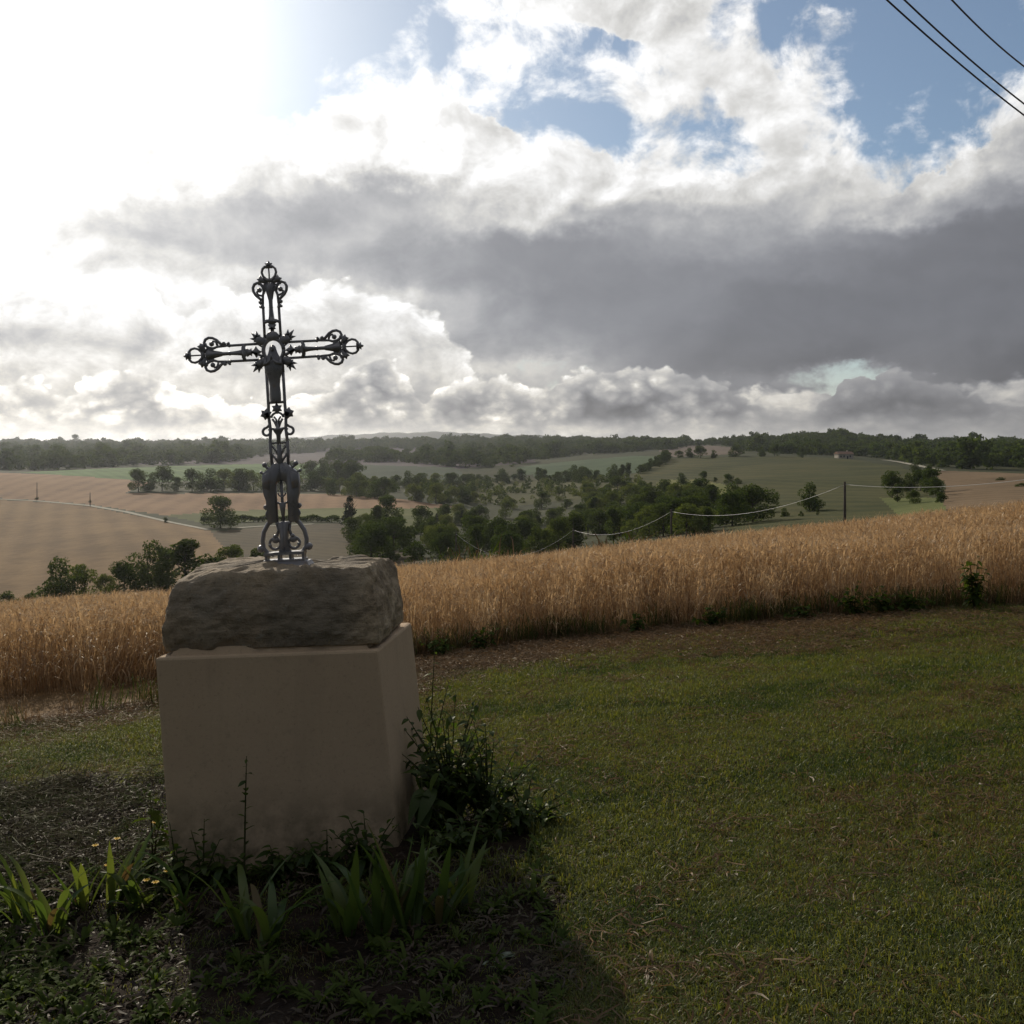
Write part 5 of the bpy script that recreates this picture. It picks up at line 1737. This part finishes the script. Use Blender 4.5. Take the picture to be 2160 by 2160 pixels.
# yellow flowers
m_yellow, nt = material('yellow_petal')
finish(nt, bsdf(nt, (0.75, 0.48, 0.03), 0.6, 0.3))
for px, py, hgt, lab in ((201, 1860, .16, 'yellow flower on the tallest stalk, furthest left of the flowers'), (247, 1850, .17, 'yellow flower beside the tallest sunlit blade'), (326, 1850, .24, 'yellow flower close to the plinth edge, highest of all'),
                         (226, 1885, .12, 'yellow flower low down between the blades'), (309, 1920, .12, 'yellow flower, left one of the pair by the plinth foot'), (328, 1925, .12, 'yellow flower, right one of the pair by the plinth foot'), (352, 1905, .13, 'yellow flower in the shade line at the plinth corner')):
    p = spot(px, dy(px, py))
    root = tag(empty('yellow_flower', p), lab, 'flower', 'small yellow flowers left of the plinth')
    bm = bmesh.new()
    tube(bm, [(0, 0, -.01), (.006, 0, hgt * .5), (0, 0, hgt)], .0016, 5)
    bm_obj('stem', bm, m_stem, root)
    bm = bmesh.new()
    ball(bm, (0, 0, hgt), .006, 1, 1, 1, .7)
    bm_obj('flower_eye', bm, m_yellow, root)
    V_, F_ = [], []
    bm = bmesh.new()
    for i in range(7):
        a = 2 * math.pi * i / 7
        c, s = math.cos(a), math.sin(a)
        vs = [bm.verts.new((c * r_ - s * w_, s * r_ + c * w_, hgt + z_)) for r_, w_, z_ in ((.004, -.002, 0), (.011, -.004, .004), (.016, 0, .003), (.011, .004, .004), (.004, .002, 0))]
        bm.faces.new(vs)
    bm_obj('petals', bm, m_yellow, root)

# weeds and dead stalks along the foot of the wheat
p = spot(2055, 10.05)
WLf = [leaf_mesh(50 + i, .10, .03, m_weed, .5) for i in range(2)]
leafy_plant('tall_weed', p, stems_in(8, .12, .10, .42, .66), WLf, 'leafy green weed standing up alone before the wheat at the right', 'weed', None, 12)
for px, k, h_, lab in ((1800, 6, .28, 'bushy green weed at the foot of the wheat, left of the tall one'), (1865, 7, .26, 'spreading green weed at the foot of the wheat, next left of the tall one'), (1930, 5, .18, 'low green weed at the foot of the wheat'), (1690, 4, .16, 'small weed at the foot of the wheat right of the dead stalk'),
                        (1500, 5, .22, 'dark weed at the foot of the wheat left of the dead stalk'), (1340, 4, .2, 'small dark weed at the foot of the wheat near the middle'), (1010, 5, .24, 'dark green weed at the foot of the wheat right of the block'), (930, 5, .22, 'dark green weed at the foot of the wheat beside the plinth')):
    x = (px - CX) / F * 11
    y = float(edge_y(x)) - .28
    leafy_plant('wayside_weed', spot(px, y), stems_in(k + 3, .30, .12, h_ * .7, h_ * 1.3), WLf, lab, 'weed', 'weeds along the foot of the wheat', 9, size=.8)
m_dead = ground_mat('dead_stalk', [(0.3, (0.42, 0.36, 0.28)), (0.7, (0.62, 0.56, 0.46))], 12)
p = spot(1590, 10.9)
root = tag(empty('dead_stalk', p), 'pale forked dead stalk leaning against the wheat', 'stalk')
bm = bmesh.new()
tube(bm, [(0.03, 0, -.01), (-.03, .02, .14), (-.10, .03, .30)], [.006, .005, .002], 5)
bm_obj('main_stem', bm, m_dead, root)
for q in ([(-.03, .02, .14), (.04, .02, .08), (.10, .02, 0.0)], [(-.05, .02, .18), (.01, .03, .13), (.06, .03, .09)], [(-.07, .025, .22), (-.06, .03, .30)]):
    bm = bmesh.new()
    tube(bm, q, [.004, .003, .0015][:len(q)], 5)
    bm_obj('branch', bm, m_dead, root)

m_verge = leafy('verge_blades', [(0.034, 0.052, 0.014), (0.055, 0.072, 0.02), (0.09, 0.085, 0.035)], 0.35, 0.01, 0.4)
VG = [tuft(820 + i, 26, .12, .22, .0026, m_verge if i % 2 else m_straw, .3, 'verge_tuft') for i in range(4)]
xv = rng.uniform(-6.5, 7.5, 900)
yv = edge_y(xv) - np.abs(rng.normal(0, .16, 900)) + .12
gate = rng.uniform(0, 1, 900) < .35 + .5 * (np.sin(xv * 2.3 + 1) * np.sin(xv * .9) > -.1)
gate &= (xv > -2.6) | (rng.uniform(0, 1, 900) < .2)
xv, yv = xv[gate], yv[gate]
k = len(xv)
instancer('verge_grass', np.stack([xv, yv, near_z(xv, yv)], -1), np.stack([rng.normal(0, .1, k), rng.normal(0, .1, k), rng.uniform(0, 6.28, k)], -1), rng.uniform(.45, 1.25, k), rng.integers(0, 4, k), VG, label='uncut green and dry grass fringing the foot of the wheat', cat='grass')

# rough growth along the far edge of the wheat
MG = [tuft(800 + i, 40, .5, 1.0, .012, m_weed if i % 2 else m_straw, .35, 'margin_tuft') for i in range(4)]
pm = rng.uniform(800, 1420, 260)
ym = rng.uniform(36.5, 40, 260)
xm = (pm - CX) / F * ym
instancer('margin_growth', np.stack([xm, ym, np.array([zat(a, b) for a, b in zip(xm, ym)])], -1), np.stack([np.zeros(260), np.zeros(260), rng.uniform(0, 6.28, 260)], -1), rng.uniform(.8, 1.5, 260) * (1 + .4 * np.sin(pm * .02)), rng.integers(0, 4, 260), MG, label='rough grass and weeds along the far edge of the wheat', cat='weeds')

# ------------------------------------------------------------------ poles, cables, farmhouse
m_pole = ground_mat('pole_wood', [(0.3, (0.06, 0.05, 0.04)), (0.7, (0.11, 0.09, 0.07))], 2.0)
m_cable, nt = material('pale_cable')
finish(nt, bsdf(nt, (0.50, 0.48, 0.45), 0.45, 0.4))
m_wire, nt = material('black_cable')
finish(nt, bsdf(nt, (0.012, 0.012, 0.014), 0.5, 0.4))


def pole(top, r, label, group, hook=True):
    g = zat(top.x, top.y)
    root = tag(empty('utility_pole', (top.x, top.y, g)), label, 'pole', group)
    bm = bmesh.new()
    tube(bm, [(0, 0, -.6), (0, 0, (top.z - g) * .5), (0, 0, top.z - g + .25)], [r * 1.25, r * 1.1, r * .9], 10)
    bm_obj('post', bm, m_pole, root, True)
    if hook:
        bm = bmesh.new()
        tube(bm, [(0, 0, top.z - g), (.12, -.05, top.z - g - .03), (.16, -.05, top.z - g + .05)], .025, 6)
        bm_obj('bracket', bm, m_wire, root, True)
    return root

PT = [Vector(((px - CX) / F * d, d, -(py - HY) / F * d)) for px, py, d in ((2560, 935, 60), (1782, 1022, 90), (1416, 1079, 118), (1209, 1118, 145), (962, 1126, 172))]
GP = 'wooden poles carrying the pale cable over the valley'
pole(PT[1], .11, 'wooden pole standing up behind the wheat at the right, where the cable bends', GP)
pole(PT[2], .11, 'pole hidden in the valley trees, at the kink of the pale cable', GP)
pole(PT[3], .11, 'pole among the trees at the left end of the sagging pale cable', GP)
pole(PT[4], .11, 'farthest pole of the pale cable, down behind the wheat in the middle', GP)
pole(PT[0], .11, 'pole of the pale cable just outside the right of the photo', GP)
for i, (sag, lab) in enumerate(((1.1, 'pale cable running from the pole out to the right edge'), (1.35, 'pale cable sagging from the pole left to the valley trees'), (1.5, 'pale cable sagging low over the trees in the middle'), (3.7, 'pale cable, farthest span behind the middle of the wheat'))):
    a, b = PT[i], PT[i + 1]
    bm = bmesh.new()
    pts = [a.lerp(b, t / 24) - Vector((0, 0, sag * 4 * (t / 24) * (1 - t / 24))) for t in range(25)]
    tube(bm, pts, .017, 6)
    tag(bm_obj('overhead_cable', bm, m_cable, None, True), lab, 'cable', 'spans of the pale cable over the valley')
for px, py, top, lab in ((78, 1054, 1019, 'far thin pole beside the farm track, left one of two'), (190, 1066, 1040, 'far thin pole beside the farm track, right one of two')):
    d = depth_of(px, py)
    pole(Vector(((px - CX) / F * d, d, -(top - HY) / F * d)), .16, lab, 'far poles along the farm track', False)
for (xa, xb_, yb_), lab in (((1871, 2160, 243), 'black power cable, lowest of the three at the top right corner'), ((1908, 2160, 219), 'black power cable, middle one of the three at the top right corner'), ((2008, 2160, 140), 'black power cable, topmost of the three at the top right corner')):
    a = Vector(((xa - CX) / F * 14, 14, (HY - 0) / F * 14))
    b = Vector(((xb_ - CX) / F * 16.5, 16.5, (HY - yb_) / F * 16.5))
    d = b - a
    bm = bmesh.new()
    pts = [a + d * t + Vector((0, 0, 0.16 * (t - .5) ** 2 - .04)) for t in np.linspace(-2.5, 3.0, 45)]
    tube(bm, pts, .0125, 6)
    tag(bm_obj('power_cable', bm, m_wire, None, True), lab, 'cable', 'black power cables at the top right')

# farmhouse among the trees at the top of the hillside
m_wall = ground_mat('house_wall', [(0.3, (0.42, 0.37, 0.29)), (0.7, (0.55, 0.49, 0.4))], 0.6)
m_roof = ground_mat('roof_tiles', [(0.3, (0.22, 0.13, 0.09)), (0.7, (0.33, 0.21, 0.14))], 0.8)
m_dark, nt = material('dark_pane')
finish(nt, bsdf(nt, (0.02, 0.02, 0.025), 0.2, 0.5))
p = spot(1780, depth_of(1780, 967))
house = tag(empty('farmhouse', (p.x, p.y, p.z - .3), (0, 0, R(8))), 'small pale farmhouse with tiled roof at the top of the green hillside', 'house')
bm = bmesh.new()
box(bm, -6, 6, -3.5, 3.5, -1, 3.6)
bm_obj('wall', bm, m_wall, house)
bm = bmesh.new()
v = [bm.verts.new(q) for q in ((-6.4, -4, 3.6), (6.4, -4, 3.6), (6.4, 4, 3.6), (-6.4, 4, 3.6), (-6.4, 0, 5.6), (6.4, 0, 5.6))]
for f in ((0, 1, 5, 4), (3, 2, 5, 4), (0, 3, 4), (1, 2, 5), (0, 1, 2, 3)):
    bm.faces.new([v[i] for i in f])
rf = bm_obj('roof', bm, m_roof, house)
bm = bmesh.new()
box(bm, 2.6, 3.4, .6, 1.3, 5.0, 6.6)
bm_obj('chimney', bm, m_wall, rf)
for x in (-4, -1.5, 3.5):
    bm = bmesh.new()
    box(bm, x - .5, x + .5, -3.56, -3.49, 1.2, 2.6)
    bm_obj('window', bm, m_dark, house)
bm = bmesh.new()
box(bm, .8, 1.9, -3.56, -3.49, -.2, 2.2)
bm_obj('door', bm, m_dark, house)

# ------------------------------------------------------------------ morning haze in the air
m_haze, nt = material('haze')
v = nt.node('ShaderNodeVolumePrincipled')
v.inputs['Color'].default_value = (0.86, 0.90, 0.97, 1)
v.inputs['Density'].default_value = 0.000062
v.inputs['Anisotropy'].default_value = 0.80
o_ = nt.node('ShaderNodeOutputMaterial')
nt.t.links.new(v.outputs[0], o_.inputs['Volume'])
bm = bmesh.new()
box(bm, -6200, 6200, -400, 6500, -75, 85)
tag(bm_obj('haze', bm, m_haze), kind='stuff')
